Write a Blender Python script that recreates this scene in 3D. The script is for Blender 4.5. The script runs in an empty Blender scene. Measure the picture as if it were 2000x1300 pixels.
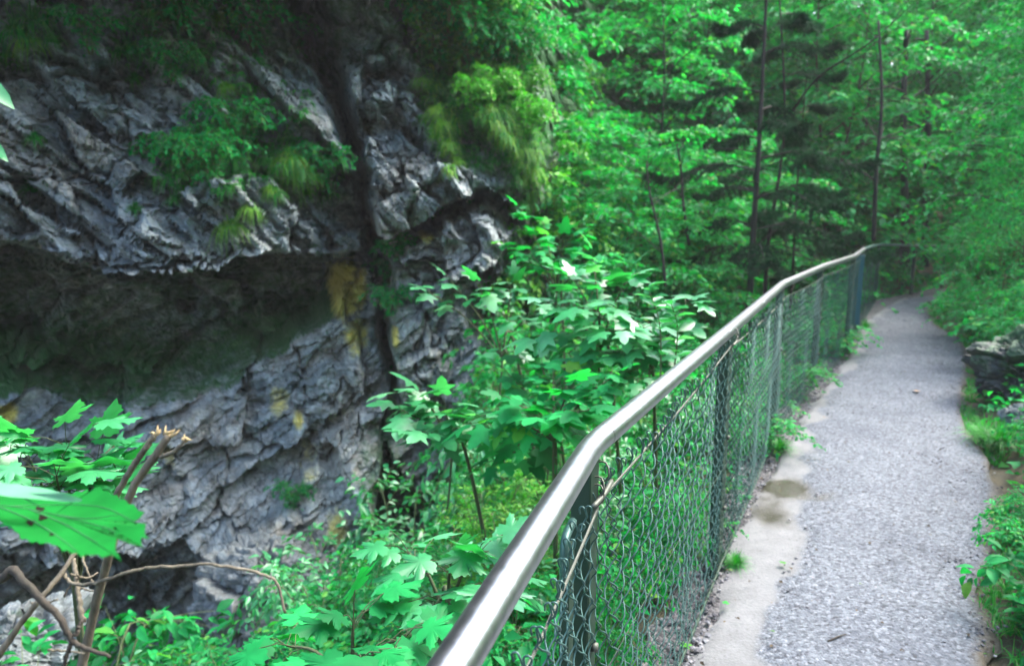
import bpy, math, random
import numpy as np
from mathutils import Vector
R = math.radians
rng = np.random.default_rng(11)
random.seed(5)
scene = bpy.context.scene
COL = scene.collection

# ------------------------------------------------------------------ camera, sky, sun, exposure
PITCH, FPX, CZ = R(9.9), 1430.0, 1.6
cam_d = bpy.data.cameras.new("camera")
cam = bpy.data.objects.new("camera", cam_d); COL.objects.link(cam)
cam.location = (0, 0, CZ); cam.rotation_euler = (R(90) - PITCH, 0, 0)
cam_d.sensor_width = 36; cam_d.lens = 36 * FPX / 2000
cam_d.clip_start = 0.05; cam_d.clip_end = 500
cam_d.dof.use_dof = True; cam_d.dof.focus_distance = 1.5; cam_d.dof.aperture_fstop = 4.0
scene.camera = cam
SUN_EL, SUN_AZ = R(56), R(64)
world = bpy.data.worlds.new("World"); scene.world = world; world.use_nodes = True
wn = world.node_tree.nodes; wl = world.node_tree.links
sky = wn.new("ShaderNodeTexSky"); sky.sky_type = 'NISHITA'; sky.sun_disc = False
sky.sun_elevation = SUN_EL; sky.sun_rotation = SUN_AZ; sky.air_density = 1.0; sky.dust_density = 4.0
wl.new(sky.outputs[0], wn["Background"].inputs[0]); wn["Background"].inputs[1].default_value = 0.15
sun_d = bpy.data.lights.new("sun", 'SUN'); sun_d.energy = .8; sun_d.angle = R(40); sun_d.color = (1, .97, .92)
sun = bpy.data.objects.new("sun", sun_d); COL.objects.link(sun)
sd = Vector((math.sin(SUN_AZ) * math.cos(SUN_EL), math.cos(SUN_AZ) * math.cos(SUN_EL), math.sin(SUN_EL)))
sun.rotation_euler = sd.to_track_quat('Z', 'Y').to_euler()
scene.view_settings.view_transform = 'Standard'; scene.view_settings.look = 'None'
scene.view_settings.exposure = 2.85; scene.view_settings.gamma = 1
cy = scene.cycles
cy.use_denoising = True
cy.max_bounces = 7; cy.diffuse_bounces = 4; cy.glossy_bounces = 3; cy.transmission_bounces = 4; cy.transparent_max_bounces = 4
cy.caustics_reflective = False; cy.caustics_refractive = False

# ------------------------------------------------------------------ geometry helpers
FW = np.array([0, math.cos(PITCH), -math.sin(PITCH)]); UP = np.array([0, math.sin(PITCH), math.cos(PITCH)])
CAM = np.array([0, 0, CZ])
def ray(u, v):
    return np.array([(u - 1000) / FPX, 0, 0]) + FW - UP * (v - 650) / FPX
def G(u, v, z=0.0):            # point of the picture on the level z
    d = ray(u, v); return CAM + d * (z - CZ) / d[2]
def D(u, v, dist):             # point at a distance
    return CAM + ray(u, v) * dist
def Yp(u, v, y):
    d = ray(u, v); return CAM + d * y / d[1]

def _h(i, seed):
    x = (i[..., 0] * 374761393 + i[..., 1] * 668265263 + i[..., 2] * 2147483647 + seed * 1274126177) & 0xffffffff
    x = ((x ^ (x >> 13)) * 1274126177) & 0xffffffff
    x = ((x ^ (x >> 15)) * 2246822519) & 0xffffffff
    return ((x ^ (x >> 16)) & 0xffffff) / float(0xffffff)
def vnoise(p, seed=0):
    p = np.asarray(p, float); i = np.floor(p).astype(np.int64); f = p - i; f = f * f * (3 - 2 * f)
    r = 0
    for a in (0, 1):
        for b in (0, 1):
            for c in (0, 1):
                w = (f[..., 0] if a else 1 - f[..., 0]) * (f[..., 1] if b else 1 - f[..., 1]) * (f[..., 2] if c else 1 - f[..., 2])
                r = r + w * _h(i + np.array([a, b, c]), seed)
    return r * 2 - 1
def fbm(p, o=4, seed=0, g=.5):
    r, a = 0, 1.0
    for k in range(o):
        r = r + a * vnoise(p * 2 ** k, seed + k); a *= g
    return r
def worley(p, seed=0, tilt=False):
    p = np.asarray(p, float); i = np.floor(p).astype(np.int64)
    f1 = np.full(p.shape[:-1], 9.); f2 = f1.copy(); cid = f1.copy(); tl = f1 * 0
    for a in (-1, 0, 1):
        for b in (-1, 0, 1):
            for c in (-1, 0, 1):
                j = i + np.array([a, b, c])
                q = j + np.stack([_h(j, seed), _h(j, seed + 7), _h(j, seed + 13)], -1)
                d = np.sqrt(((p - q) ** 2).sum(-1)); h = _h(j, seed + 21)
                n = d < f1
                f2 = np.where(n, f1, np.minimum(f2, d)); cid = np.where(n, h, cid); f1 = np.where(n, d, f1)
                if tilt:
                    g = sum((p[..., a2] - q[..., a2]) * (_h(j, seed + 31 + a2) - .5) * 2 for a2 in range(3)); tl = np.where(n, g, tl)
    return (f1, f2, cid, tl) if tilt else (f1, f2, cid)

def mesh(name, V, F, m, parent=None, smooth=True, loc=None):
    V = np.asarray(V, np.float32); me = bpy.data.meshes.new(name)
    Fs = F if isinstance(F, list) else [F]
    Fs = [np.asarray(f, np.int32) for f in Fs if len(f)]
    me.vertices.add(len(V)); me.vertices.foreach_set("co", V.ravel())
    nl = sum(f.size for f in Fs); npoly = sum(len(f) for f in Fs)
    me.loops.add(nl); me.loops.foreach_set("vertex_index", np.concatenate([f.ravel() for f in Fs]))
    tot = np.concatenate([np.full(len(f), f.shape[1], np.int32) for f in Fs])
    me.polygons.add(npoly)
    me.polygons.foreach_set("loop_start", np.concatenate([[0], np.cumsum(tot)[:-1]]).astype(np.int32))
    me.polygons.foreach_set("loop_total", tot)
    me.polygons.foreach_set("use_smooth", np.full(npoly, smooth, bool))
    me.update(calc_edges=True); me.validate()
    me.materials.append(m)
    o = bpy.data.objects.new(name, me); COL.objects.link(o)
    if parent: o.parent = parent
    if loc is not None: o.location = loc
    return o
def tag(o, label=None, cat=None, group=None, kind=None):
    if label: o["label"] = label
    if cat: o["category"] = cat
    if group: o["group"] = group
    if kind: o["kind"] = kind
    return o
def empty(name, label, cat, loc=(0, 0, 0), rz=0, group=None):
    o = bpy.data.objects.new(name, None); COL.objects.link(o); o.location = loc; o.rotation_euler = (0, 0, rz)
    o.empty_display_size = .1
    return tag(o, label, cat, group)
def copy_tree(o, parent=None):
    c = o.copy(); COL.objects.link(c); c.parent = parent
    for ch in list(o.children): copy_tree(ch, c)
    return c

class MB:
    """collects pieces of one mesh"""
    def __init__(s): s.V, s.F, s.n = [], {}, 0
    def add(s, V, F):
        V = np.asarray(V, float); s.V.append(V)
        for f in (F if isinstance(F, list) else [F]):
            f = np.asarray(f, int)
            if len(f): s.F.setdefault(f.shape[1], []).append(f + s.n)
        s.n += len(V)
    def tube(s, P, r, k=6, cap=True):
        P = np.asarray(P, float); n = len(P); r = np.broadcast_to(np.asarray(r, float), (n,))
        T = np.gradient(P, axis=0); T /= np.linalg.norm(T, axis=1)[:, None] + 1e-9
        N = np.cross(T[0], [0, 0, 1.]);
        if np.linalg.norm(N) < .05: N = np.cross(T[0], [1., 0, 0])
        Ns = []
        for t in T:
            N = N - t * (N @ t); N /= np.linalg.norm(N) + 1e-9; Ns.append(N)
        Ns = np.array(Ns); B = np.cross(T, Ns)
        a = np.arange(k) * 2 * math.pi / k
        V = P[:, None] + r[:, None, None] * (np.cos(a)[None, :, None] * Ns[:, None] + np.sin(a)[None, :, None] * B[:, None])
        i = np.arange(n - 1)[:, None] * k; j = np.arange(k)[None]
        F = np.stack([i + j, i + (j + 1) % k, i + k + (j + 1) % k, i + k + j], -1).reshape(-1, 4)
        base = s.n; s.add(V.reshape(-1, 3), F)
        if cap:
            for e in (0, n - 1):
                c = np.arange(k) + e * k
                if e == 0: c = c[::-1]
                s.F.setdefault(k, []).append((c + base)[None])
    def box(s, c, sx, sy, sz, rz=0, bev=.003):
        x, y, z = sx / 2, sy / 2, sz / 2; b = bev
        V = []
        for zz in (-z, -z + b, z - b, z):
            e = b if abs(zz) == z else 0
            for (px, py) in ((-x + b + 0, -y + e), (x - b, -y + e), (x - e, -y + b), (x - e, y - b), (x - b, y - e), (-x + b, y - e), (-x + e, y - b), (-x + e, -y + b)):
                V.append((px, py, zz))
        V = np.array(V); c_, s_ = math.cos(rz), math.sin(rz)
        V = np.stack([V[:, 0] * c_ - V[:, 1] * s_, V[:, 0] * s_ + V[:, 1] * c_, V[:, 2]], 1) + np.asarray(c)
        F = [[l * 8 + j, l * 8 + (j + 1) % 8, l * 8 + 8 + (j + 1) % 8, l * 8 + 8 + j] for l in range(3) for j in range(8)]
        s.add(V, [np.array(F), np.array([list(range(7, -1, -1)), list(range(24, 32))])])
    def build(s, name, m, parent=None, smooth=True, loc=None):
        if not s.V: return None
        return mesh(name, np.concatenate(s.V), [np.concatenate(f) for f in s.F.values()], m, parent, smooth, loc)
def spline(P, n=24):
    P = np.asarray(P, float); m = len(P)
    if m < 3: return P[0] + (P[-1] - P[0]) * np.linspace(0, 1, n)[:, None]
    Q = np.vstack([2 * P[0] - P[1], P, 2 * P[-1] - P[-2]])
    t = np.linspace(0, m - 1 - 1e-6, n); i = t.astype(int); f = (t - i)[:, None]
    a, b, c, d = Q[i], Q[i + 1], Q[i + 2], Q[i + 3]
    return .5 * (2 * b + (c - a) * f + (2 * a - 5 * b + 4 * c - d) * f ** 2 + (3 * b - a - 3 * c + d) * f ** 3)
def resample(P, n):
    P = np.asarray(P, float); L = np.concatenate([[0], np.cumsum(np.linalg.norm(np.diff(P, axis=0), axis=1))])
    return np.stack([np.interp(np.linspace(0, L[-1], n), L, P[:, k]) for k in range(P.shape[1])], 1)

# leaves ------------------------------------------------------------
def unit(v): return v / (np.linalg.norm(v, axis=-1, keepdims=True) + 1e-9)
def fan(outline, centre, shape):
    O = np.array(outline, float); V = np.vstack([[centre], O]); n = len(O)
    F = np.array([[0, 1 + i, 1 + (i + 1) % n] for i in range(n)])
    V3 = np.stack([V[:, 0], V[:, 1], shape(V[:, 0], V[:, 1])], 1)
    return V3, F
def mirror(h): return h + [(-x, y) for x, y in h[::-1] if abs(x) > 1e-6]
_h0 = [(0, 0), (.10, -.10), (.22, -.12), (.30, -.05), (.44, -.04), (.40, .06), (.50, .10), (.36, .18), (.28, .22), (.40, .30), (.50, .34), (.52, .42), (.66, .56), (.54, .54), (.52, .62), (.40, .54), (.34, .56), (.22, .50),
       (.22, .62), (.30, .70), (.22, .74), (.20, .84), (.12, .86), (.06, .97), (0, 1.06)]
MAPLE_FINE = fan(mirror(_h0), (0, .28), lambda x, y: -.20 * np.abs(x) ** 1.3 - .22 * y ** 2 + .06 * np.cos(9 * x) * y)
_h1 = [(0, 0), (.2, -.1), (.42, .02), (.3, .22), (.62, .52), (.24, .52), (.2, .8), (0, 1.05)]
MAPLE = fan(mirror(_h1), (0, .3), lambda x, y: -.22 * np.abs(x) ** 1.3 - .25 * y ** 2)
_h2 = [(0, 0), (.13, .16), (.23, .4), (.2, .65), (.1, .87), (0, 1)]
def _oval(x, y): return .35 * np.abs(x) - .2 * y ** 2
_O = np.array([(0, 0), (.18, .22), (.25, .48), (.15, .78), (0, 1), (-.15, .78), (-.25, .48), (-.18, .22), (0, .48)], float)
OVAL = (np.stack([_O[:, 0], _O[:, 1], .45 * np.abs(_O[:, 0]) - .22 * _O[:, 1] ** 2], 1), np.array([[0, 1, 8], [1, 2, 8], [2, 3, 8], [3, 4, 8], [4, 5, 8], [5, 6, 8], [6, 7, 8], [7, 0, 8]]))
_S = np.array([(0, 0), (.3, .4), (0, 1), (-.3, .4)], float)
SMALL = (np.stack([_S[:, 0], _S[:, 1], np.array([0, .1, -.15, .1])], 1), np.array([[0, 1, 2], [0, 2, 3]]))
_N = np.array([(-.035, 0, 0), (.035, 0, 0), (0, 1, -.05)], float)
NEEDLE = (_N, np.array([[0, 1, 2]]))
_B = np.array([(-.5, 0, 0), (.5, 0, 0), (.42, .4, .0), (-.42, .4, 0), (.28, .75, 0), (-.28, .75, 0), (0, 1, 0)])

def put(tpl, P, Dr, Nr, S):
    V, F = tpl; P = np.asarray(P, float); Dr = unit(np.asarray(Dr, float)); Nr = np.asarray(Nr, float)
    X = unit(np.cross(Dr, Nr)); Z = np.cross(X, Dr); S = np.broadcast_to(np.asarray(S, float), (len(P),))[:, None, None]
    W = P[:, None] + S * (V[None, :, 0, None] * X[:, None] + V[None, :, 1, None] * Dr[:, None] + V[None, :, 2, None] * Z[:, None])
    k = len(V); FF = (F[None] + (np.arange(len(P)) * k)[:, None, None]).reshape(-1, F.shape[1])
    return W.reshape(-1, 3), FF
def jit(n, s): return rng.normal(0, s, (n, 3))

# ------------------------------------------------------------------ materials
def newmat(name):
    m = bpy.data.materials.new(name); m.use_nodes = True
    nt = m.node_tree; return m, nt.nodes, nt.links, nt.nodes["Principled BSDF"]
def ramp(nodes, stops):
    r = nodes.new("ShaderNodeValToRGB"); e = r.color_ramp.elements
    while len(e) > 1: e.remove(e[-1])
    for i, (p, c) in enumerate(stops):
        x = e[0] if i == 0 else e.new(p)
        x.position = p; x.color = (*c, 1)
    return r
def noise(nodes, links, scale, detail=4, rough=.55, vec=None, dist=0):
    n = nodes.new("ShaderNodeTexNoise"); n.inputs["Scale"].default_value = scale; n.inputs["Detail"].default_value = detail
    n.inputs["Roughness"].default_value = rough; n.inputs["Distortion"].default_value = dist
    if vec is not None: links.new(vec, n.inputs["Vector"])
    return n
def coords(nodes): return nodes.new("ShaderNodeTexCoord").outputs["Object"]
def mix(nodes, links, f, a, b, mode='MIX'):
    m = nodes.new("ShaderNodeMix"); m.data_type = 'RGBA'; m.blend_type = mode
    for s, x in ((m.inputs[0], f), (m.inputs[6], a), (m.inputs[7], b)):
        if hasattr(x, 'links') or hasattr(x, 'is_linked'): links.new(x, s)
        elif isinstance(x, tuple): s.default_value = (*x, 1)
        else: s.default_value = x
    return m.outputs[2]
def bump(nodes, links, h, strength, dist=.02):
    b = nodes.new("ShaderNodeBump"); b.inputs["Strength"].default_value = strength; b.inputs["Distance"].default_value = dist
    links.new(h, b.inputs["Height"]); return b.outputs[0]
def leafmat(name, stops, rough=.42, trans=.40, spec=.4, tcol=(.9, 1.6, .6)):
    m, n, l, p = newmat(name)
    g = n.new("ShaderNodeNewGeometry"); r = ramp(n, stops); l.new(g.outputs["Random Per Island"], r.inputs[0])
    oi = n.new("ShaderNodeObjectInfo"); hs = n.new("ShaderNodeHueSaturation")
    mr = n.new("ShaderNodeMapRange"); mr.inputs[3].default_value = .8; mr.inputs[4].default_value = 1.2
    l.new(oi.outputs["Random"], mr.inputs[0]); l.new(mr.outputs[0], hs.inputs["Value"])
    nz = noise(n, l, 14, 3, .6, coords(n)); mm = n.new("ShaderNodeMapRange"); mm.inputs[1].default_value = .3; mm.inputs[2].default_value = .7
    mm.inputs[3].default_value = .75; mm.inputs[4].default_value = 1.2; l.new(nz.outputs[0], mm.inputs[0])
    c0 = mix(n, l, 1.0, r.outputs[0], mm.outputs[0], 'MULTIPLY')
    l.new(c0, hs.inputs["Color"]); c = hs.outputs[0]
    l.new(c, p.inputs["Base Color"]); p.inputs["Roughness"].default_value = rough; p.inputs["Specular IOR Level"].default_value = spec
    t = n.new("ShaderNodeBsdfTranslucent"); l.new(mix(n, l, 1.0, c, tcol, 'MULTIPLY'), t.inputs[0])
    ms = n.new("ShaderNodeMixShader"); ms.inputs[0].default_value = trans
    l.new(p.outputs[0], ms.inputs[1]); l.new(t.outputs[0], ms.inputs[2]); l.new(ms.outputs[0], n["Material Output"].inputs[0])
    return m
M = {}
M['leaf'] = leafmat("leaf_green", [(0, (.007, .14, .040)), (.5, (.013, .27, .072)), (.86, (.026, .38, .10)), (.94, (.08, .36, .06)), (1, (.13, .28, .04))], .5, .45, .2)
M['leaf_dark'] = leafmat("leaf_dark", [(0, (.008, .11, .040)), (.6, (.012, .20, .062)), (.9, (.022, .29, .088)), (1, (.07, .25, .04))], .5, .45, .2)
M['leaf_pale'] = leafmat("leaf_pale", [(0, (.016, .17, .055)), (.45, (.034, .27, .095)), (.85, (.085, .36, .16)), (1, (.16, .42, .20))], .38, .38, .75)
M['leaf_yellow'] = leafmat("leaf_yellow", [(0, (.022, .21, .026)), (.6, (.07, .32, .030)), (1, (.17, .38, .045))], .5, .42, .3)
M['needle_dark'] = leafmat("needle_dark", [(0, (.007, .036, .017)), (1, (.013, .075, .032))], .7, .15, .1)
M['grass'] = leafmat("grass_blade", [(0, (.012, .15, .034)), (.7, (.030, .28, .044)), (1, (.11, .34, .055))], .5, .42, .3)
M['grass_yellow'] = leafmat("grass_yellow", [(0, (.045, .22, .025)), (.6, (.13, .34, .035)), (1, (.30, .40, .07))], .55, .42, .3)
M['big_leaf'] = leafmat("big_leaf", [(0, (.008, .22, .032)), (1, (.010, .24, .036))], .45, .5, .4)
M['leaf_under'] = leafmat("leaf_underside", [(0, (.09, .28, .15)), (1, (.11, .31, .17))], .5, .2, .3)

def barkmat(name, c1, c2, scale=30):
    m, n, l, p = newmat(name); v = coords(n)
    mp = n.new("ShaderNodeMapping"); mp.inputs["Scale"].default_value = (1, 1, .25); l.new(v, mp.inputs[0])
    z = noise(n, l, scale, 6, .65, mp.outputs[0]); r = ramp(n, [(.3, c1), (.7, c2)]); l.new(z.outputs[0], r.inputs[0])
    l.new(r.outputs[0], p.inputs["Base Color"]); p.inputs["Roughness"].default_value = .85
    l.new(bump(n, l, z.outputs[0], .6, .01), p.inputs["Normal"]); return m
M['bark'] = barkmat("bark_brown", (.015, .015, .012), (.06, .055, .042))
M['bark_dark'] = barkmat("bark_dark", (.007, .008, .007), (.022, .023, .019))
M['bark_pale'] = barkmat("bark_pale", (.12, .11, .10), (.34, .32, .30), 18)
M['twig'] = barkmat("twig_brown", (.05, .045, .032), (.19, .165, .115), 60)
M['petiole'] = barkmat("petiole", (.03, .05, .02), (.07, .09, .035), 60)
M['twig_dark'] = barkmat("twig_dark", (.016, .014, .011), (.055, .045, .034), 60)
M['broken_wood'] = barkmat("broken_wood", (.30, .22, .10), (.55, .43, .22), 60)
M['stem'] = barkmat("green_stem", (.05, .09, .03), (.12, .15, .06), 40)

def rockmat(name="cliff_rock", k=1.0):
    m, n, l, p = newmat(name); v = coords(n)
    a = noise(n, l, 1.1, 6, .6, v, .4); b = noise(n, l, 6, 8, .68, v, .3); c = noise(n, l, 38, 6, .7, v)
    r = ramp(n, [(.26, (.045, .050, .050)), (.40, (.17, .185, .19)), (.56, (.30, .33, .345)), (.75, (.48, .505, .52))]); l.new(b.outputs[0], r.inputs[0])
    w = ramp(n, [(.35, (.64, .78, .84)), (.5, (.92, 1, .99)), (.66, (1.08, 1.0, .86))]); l.new(a.outputs[0], w.inputs[0])
    col = mix(n, l, 1.0, r.outputs[0], w.outputs[0], 'MULTIPLY')
    f = ramp(n, [(.3, (.45, .45, .45)), (.5, (1, 1, 1)), (.7, (1.35, 1.35, 1.35))]); l.new(c.outputs[0], f.inputs[0])
    col = mix(n, l, .8, col, f.outputs[0], 'MULTIPLY')
    col = mix(n, l, 1.0, col, (k, k, k), 'MULTIPLY')
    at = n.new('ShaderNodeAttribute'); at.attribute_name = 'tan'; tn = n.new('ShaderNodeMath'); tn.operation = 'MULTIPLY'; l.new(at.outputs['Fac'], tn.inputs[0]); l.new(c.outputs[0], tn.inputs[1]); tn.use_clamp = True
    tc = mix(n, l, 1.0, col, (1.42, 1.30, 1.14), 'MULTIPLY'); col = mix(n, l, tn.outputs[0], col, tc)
    # crevices between the beds are coloured darker
    vc = n.new('ShaderNodeTexVoronoi'); vc.feature = 'DISTANCE_TO_EDGE'; vc.inputs['Scale'].default_value = 3.2; mpv = n.new('ShaderNodeMapping'); mpv.inputs['Scale'].default_value = (1, 1, 2.6); mpv.inputs['Rotation'].default_value = (0, R(22), 0); vd = mix(n, l, .12, v, b.outputs['Color']); l.new(vd, mpv.inputs[0]); l.new(mpv.outputs[0], vc.inputs['Vector'])
    vr = ramp(n, [(.0, (.35, .36, .36)), (.05, (1, 1, 1))]); l.new(vc.outputs['Distance'], vr.inputs[0]); col = mix(n, l, .75, col, vr.outputs[0], 'MULTIPLY')
    # painted on the mesh as attributes: moss and lichen growing on the stone
    am = n.new("ShaderNodeAttribute"); am.attribute_name = "moss"; al = n.new("ShaderNodeAttribute"); al.attribute_name = "lichen"
    ms = noise(n, l, 9, 6, .7, v); mul = n.new("ShaderNodeMath"); mul.operation = 'ADD'; l.new(am.outputs["Fac"], mul.inputs[0]); l.new(ms.outputs[0], mul.inputs[1])
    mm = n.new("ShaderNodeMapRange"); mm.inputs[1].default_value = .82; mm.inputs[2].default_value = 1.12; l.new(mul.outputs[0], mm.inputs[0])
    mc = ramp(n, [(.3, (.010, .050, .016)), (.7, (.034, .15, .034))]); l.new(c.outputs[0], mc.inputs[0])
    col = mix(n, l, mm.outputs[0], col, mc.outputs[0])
    ad = n.new("ShaderNodeMath"); ad.operation = 'ADD'; l.new(al.outputs["Fac"], ad.inputs[0]); l.new(b.outputs[0], ad.inputs[1])
    ml = n.new("ShaderNodeMapRange"); ml.inputs[1].default_value = .78; ml.inputs[2].default_value = 1.08; l.new(ad.outputs[0], ml.inputs[0])
    lc = ramp(n, [(.35, (.38, .32, .06)), (.65, (.74, .68, .17))]); l.new(c.outputs[0], lc.inputs[0])
    col = mix(n, l, ml.outputs[0], col, lc.outputs[0])
    l.new(col, p.inputs["Base Color"]); p.inputs["Roughness"].default_value = .62
    h = n.new("ShaderNodeMath"); h.operation = 'MULTIPLY_ADD'; l.new(c.outputs[0], h.inputs[0]); h.inputs[1].default_value = .35; l.new(b.outputs[0], h.inputs[2])
    l.new(bump(n, l, h.outputs[0], .6, .025), p.inputs["Normal"]); return m
M['rock'] = rockmat('cliff_rock', 1.0); M['rock_mid'] = rockmat('boulder_rock', .55); M['rock_dark'] = rockmat('shaded_rock', .12)  # the last is darkened to paint shade onto the right boulder's face
def gravelmat(name, c1, c2, c3, scale=95):
    m, n, l, p = newmat(name); v = coords(n)
    vo = n.new("ShaderNodeTexVoronoi"); vo.inputs["Scale"].default_value = scale; vo.inputs["Randomness"].default_value = 1; l.new(v, vo.inputs["Vector"])
    r = ramp(n, [(0, c1), (.5, c2), (1, c3)]); sp = n.new("ShaderNodeSeparateColor"); l.new(vo.outputs["Color"], sp.inputs[0]); l.new(sp.outputs[0], r.inputs[0])
    big = noise(n, l, 2.2, 5, .6, v); w = ramp(n, [(.3, (.72, .74, .78)), (.7, (1.15, 1.14, 1.12))]); l.new(big.outputs[0], w.inputs[0])
    mid = noise(n, l, 22, 5, .7, v); w2 = ramp(n, [(.3, (.6, .6, .6)), (.62, (1.15, 1.15, 1.15))]); l.new(mid.outputs[0], w2.inputs[0])
    col = mix(n, l, 1., mix(n, l, 1., r.outputs[0], w.outputs[0], 'MULTIPLY'), w2.outputs[0], 'MULTIPLY')
    l.new(col, p.inputs["Base Color"]); p.inputs["Roughness"].default_value = .8
    h = n.new("ShaderNodeMath"); h.operation = 'SUBTRACT'; l.new(mid.outputs[0], h.inputs[0]); l.new(vo.outputs["Distance"], h.inputs[1])
    l.new(bump(n, l, h.outputs[0], .8, .012), p.inputs["Normal"]); return m
def pathmat():
    m, n, l, p = newmat("footpath_gravel"); v = coords(n)
    def vor(sc, stops):
        vo = n.new("ShaderNodeTexVoronoi"); vo.inputs["Scale"].default_value = sc; l.new(v, vo.inputs["Vector"]); r = ramp(n, stops)
        sp = n.new("ShaderNodeSeparateColor"); l.new(vo.outputs["Color"], sp.inputs[0]); l.new(sp.outputs[0], r.inputs[0]); return vo, r.outputs[0]
    v1, c1 = vor(88, [(0, (.018, .022, .031)), (.28, (.060, .073, .091)), (.75, (.090, .106, .127)), (1, (.150, .169, .193))])
    v2, c2 = vor(150, [(0, (.65, .65, .65)), (.5, (1, 1, 1)), (1, (1.3, 1.3, 1.3))])
    col = mix(n, l, .8, c1, c2, 'MULTIPLY')
    big = noise(n, l, 1.7, 5, .6, v); w = ramp(n, [(.32, (.74, .76, .80)), (.5, (1, 1, 1)), (.7, (1.2, 1.19, 1.17))]); l.new(big.outputs[0], w.inputs[0]); col = mix(n, l, 1., col, w.outputs[0], 'MULTIPLY')
    sn = noise(n, l, 7, 6, .7, v); sc = ramp(n, [(.3, (.088, .094, .098)), (.55, (.122, .130, .136)), (.75, (.15, .158, .165))]); l.new(sn.outputs[0], sc.inputs[0]); s2 = noise(n, l, 26, 6, .75, v)
    sf = noise(n, l, 70, 4, .7, v); sr = ramp(n, [(.28, (.45, .45, .45)), (.42, (1, 1, 1)), (.75, (1.12, 1.12, 1.12))]); l.new(sf.outputs[0], sr.inputs[0])
    sand = mix(n, l, 1., sc.outputs[0], sr.outputs[0], 'MULTIPLY')
    def att(nm):
        a = n.new("ShaderNodeAttribute"); a.attribute_name = nm; return a.outputs["Fac"]
    def thr(fac, nz, lo, hi):
        a = n.new("ShaderNodeMath"); a.operation = 'MULTIPLY_ADD'; l.new(nz, a.inputs[0]); a.inputs[1].default_value = .5; l.new(fac, a.inputs[2])
        q = n.new("ShaderNodeMapRange"); q.inputs[1].default_value = lo; q.inputs[2].default_value = hi; l.new(a.outputs[0], q.inputs[0]); return q.outputs[0]
    fs = thr(att("sand"), s2.outputs[0], .55, .95); col = mix(n, l, fs, col, sand)
    fe = thr(att("edge"), sn.outputs[0], .75, 1.1); col = mix(n, l, fe, col, (.07, .062, .045))
    fm = thr(att("mud"), s2.outputs[0], .5, 1.3); col = mix(n, l, fm, col, (.028, .026, .014))
    l.new(col, p.inputs["Base Color"])
    rr = n.new("ShaderNodeMapRange"); rr.inputs[3].default_value = .8; rr.inputs[4].default_value = .35; l.new(fm, rr.inputs[0]); l.new(rr.outputs[0], p.inputs["Roughness"])
    h = n.new("ShaderNodeMath"); h.operation = 'MULTIPLY_ADD'; l.new(v1.outputs["Distance"], h.inputs[0]); h.inputs[1].default_value = -.8; l.new(sf.outputs[0], h.inputs[2])
    bn = n.new("ShaderNodeBump"); bn.inputs["Distance"].default_value = .008; l.new(h.outputs[0], bn.inputs["Height"])
    bs = n.new("ShaderNodeMapRange"); bs.inputs[3].default_value = .7; bs.inputs[4].default_value = .25; l.new(fs, bs.inputs[0]); l.new(bs.outputs[0], bn.inputs["Strength"]); l.new(bn.outputs[0], p.inputs["Normal"])
    return m
M['path'] = pathmat()
M['verge'] = gravelmat("verge_gravel", (.025, .027, .032), (.06, .06, .068), (.17, .168, .165), 60)
def simplemat(name, c1, c2, scale, rough=.8, bs=.3, bd=.01, detail=6):
    m, n, l, p = newmat(name); v = coords(n); z = noise(n, l, scale, detail, .65, v); r = ramp(n, [(.3, c1), (.7, c2)]); l.new(z.outputs[0], r.inputs[0])
    f = noise(n, l, scale * 14, 4, .7, v); q = ramp(n, [(.3, (.75, .75, .75)), (.6, (1.1, 1.1, 1.1))]); l.new(f.outputs[0], q.inputs[0])
    l.new(mix(n, l, 1., r.outputs[0], q.outputs[0], 'MULTIPLY'), p.inputs["Base Color"]); p.inputs["Roughness"].default_value = rough
    l.new(bump(n, l, f.outputs[0], bs, bd), p.inputs["Normal"]); return m
M['sand'] = simplemat("packed_sand", (.33, .30, .27), (.52, .49, .46), 4)
M['mud'] = simplemat("wet_mud", (.10, .085, .05), (.20, .17, .11), 10, .25, .1, .004)
M['soil'] = simplemat("soil", (.03, .035, .02), (.12, .09, .05), 2.5, .9, .6, .03)
M['stone'] = gravelmat("loose_stone", (.055, .055, .062), (.115, .122, .138), (.22, .225, .24), 12)
def metal(name, c, rough, metallic=1.0, scr=.12):
    m, n, l, p = newmat(name); v = coords(n); z = noise(n, l, 45, 6, .7, v); r = ramp(n, [(.3, tuple(x * .8 for x in c)), (.65, c)]); l.new(z.outputs[0], r.inputs[0])
    l.new(r.outputs[0], p.inputs["Base Color"]); p.inputs["Metallic"].default_value = metallic
    mr = n.new("ShaderNodeMapRange"); mr.inputs[3].default_value = rough - scr / 2; mr.inputs[4].default_value = rough + scr; l.new(z.outputs[0], mr.inputs[0]); l.new(mr.outputs[0], p.inputs["Roughness"])
    l.new(bump(n, l, z.outputs[0], .08, .002), p.inputs["Normal"]); return m
M['steel'] = metal("brushed_steel", (.42, .43, .46), .31)
M['post'] = metal("green_painted_post", (.008, .036, .018), .6, .0)
M['wire'] = metal("green_wire", (.055, .13, .115), .38, .35)
M['cable'] = metal("steel_cable", (.11, .125, .105), .55, .5)
M['teal'] = metal("teal_plate", (.03, .12, .15), .45, .1)
M['vein'] = simplemat("leaf_vein", (.010, .12, .025), (.02, .17, .04), 20)
M['spot'] = simplemat("leaf_spot", (.006, .004, .003), (.015, .010, .008), 60, 1.0); M['spot'].node_tree.nodes['Principled BSDF'].inputs['Specular IOR Level'].default_value = .05

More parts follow.
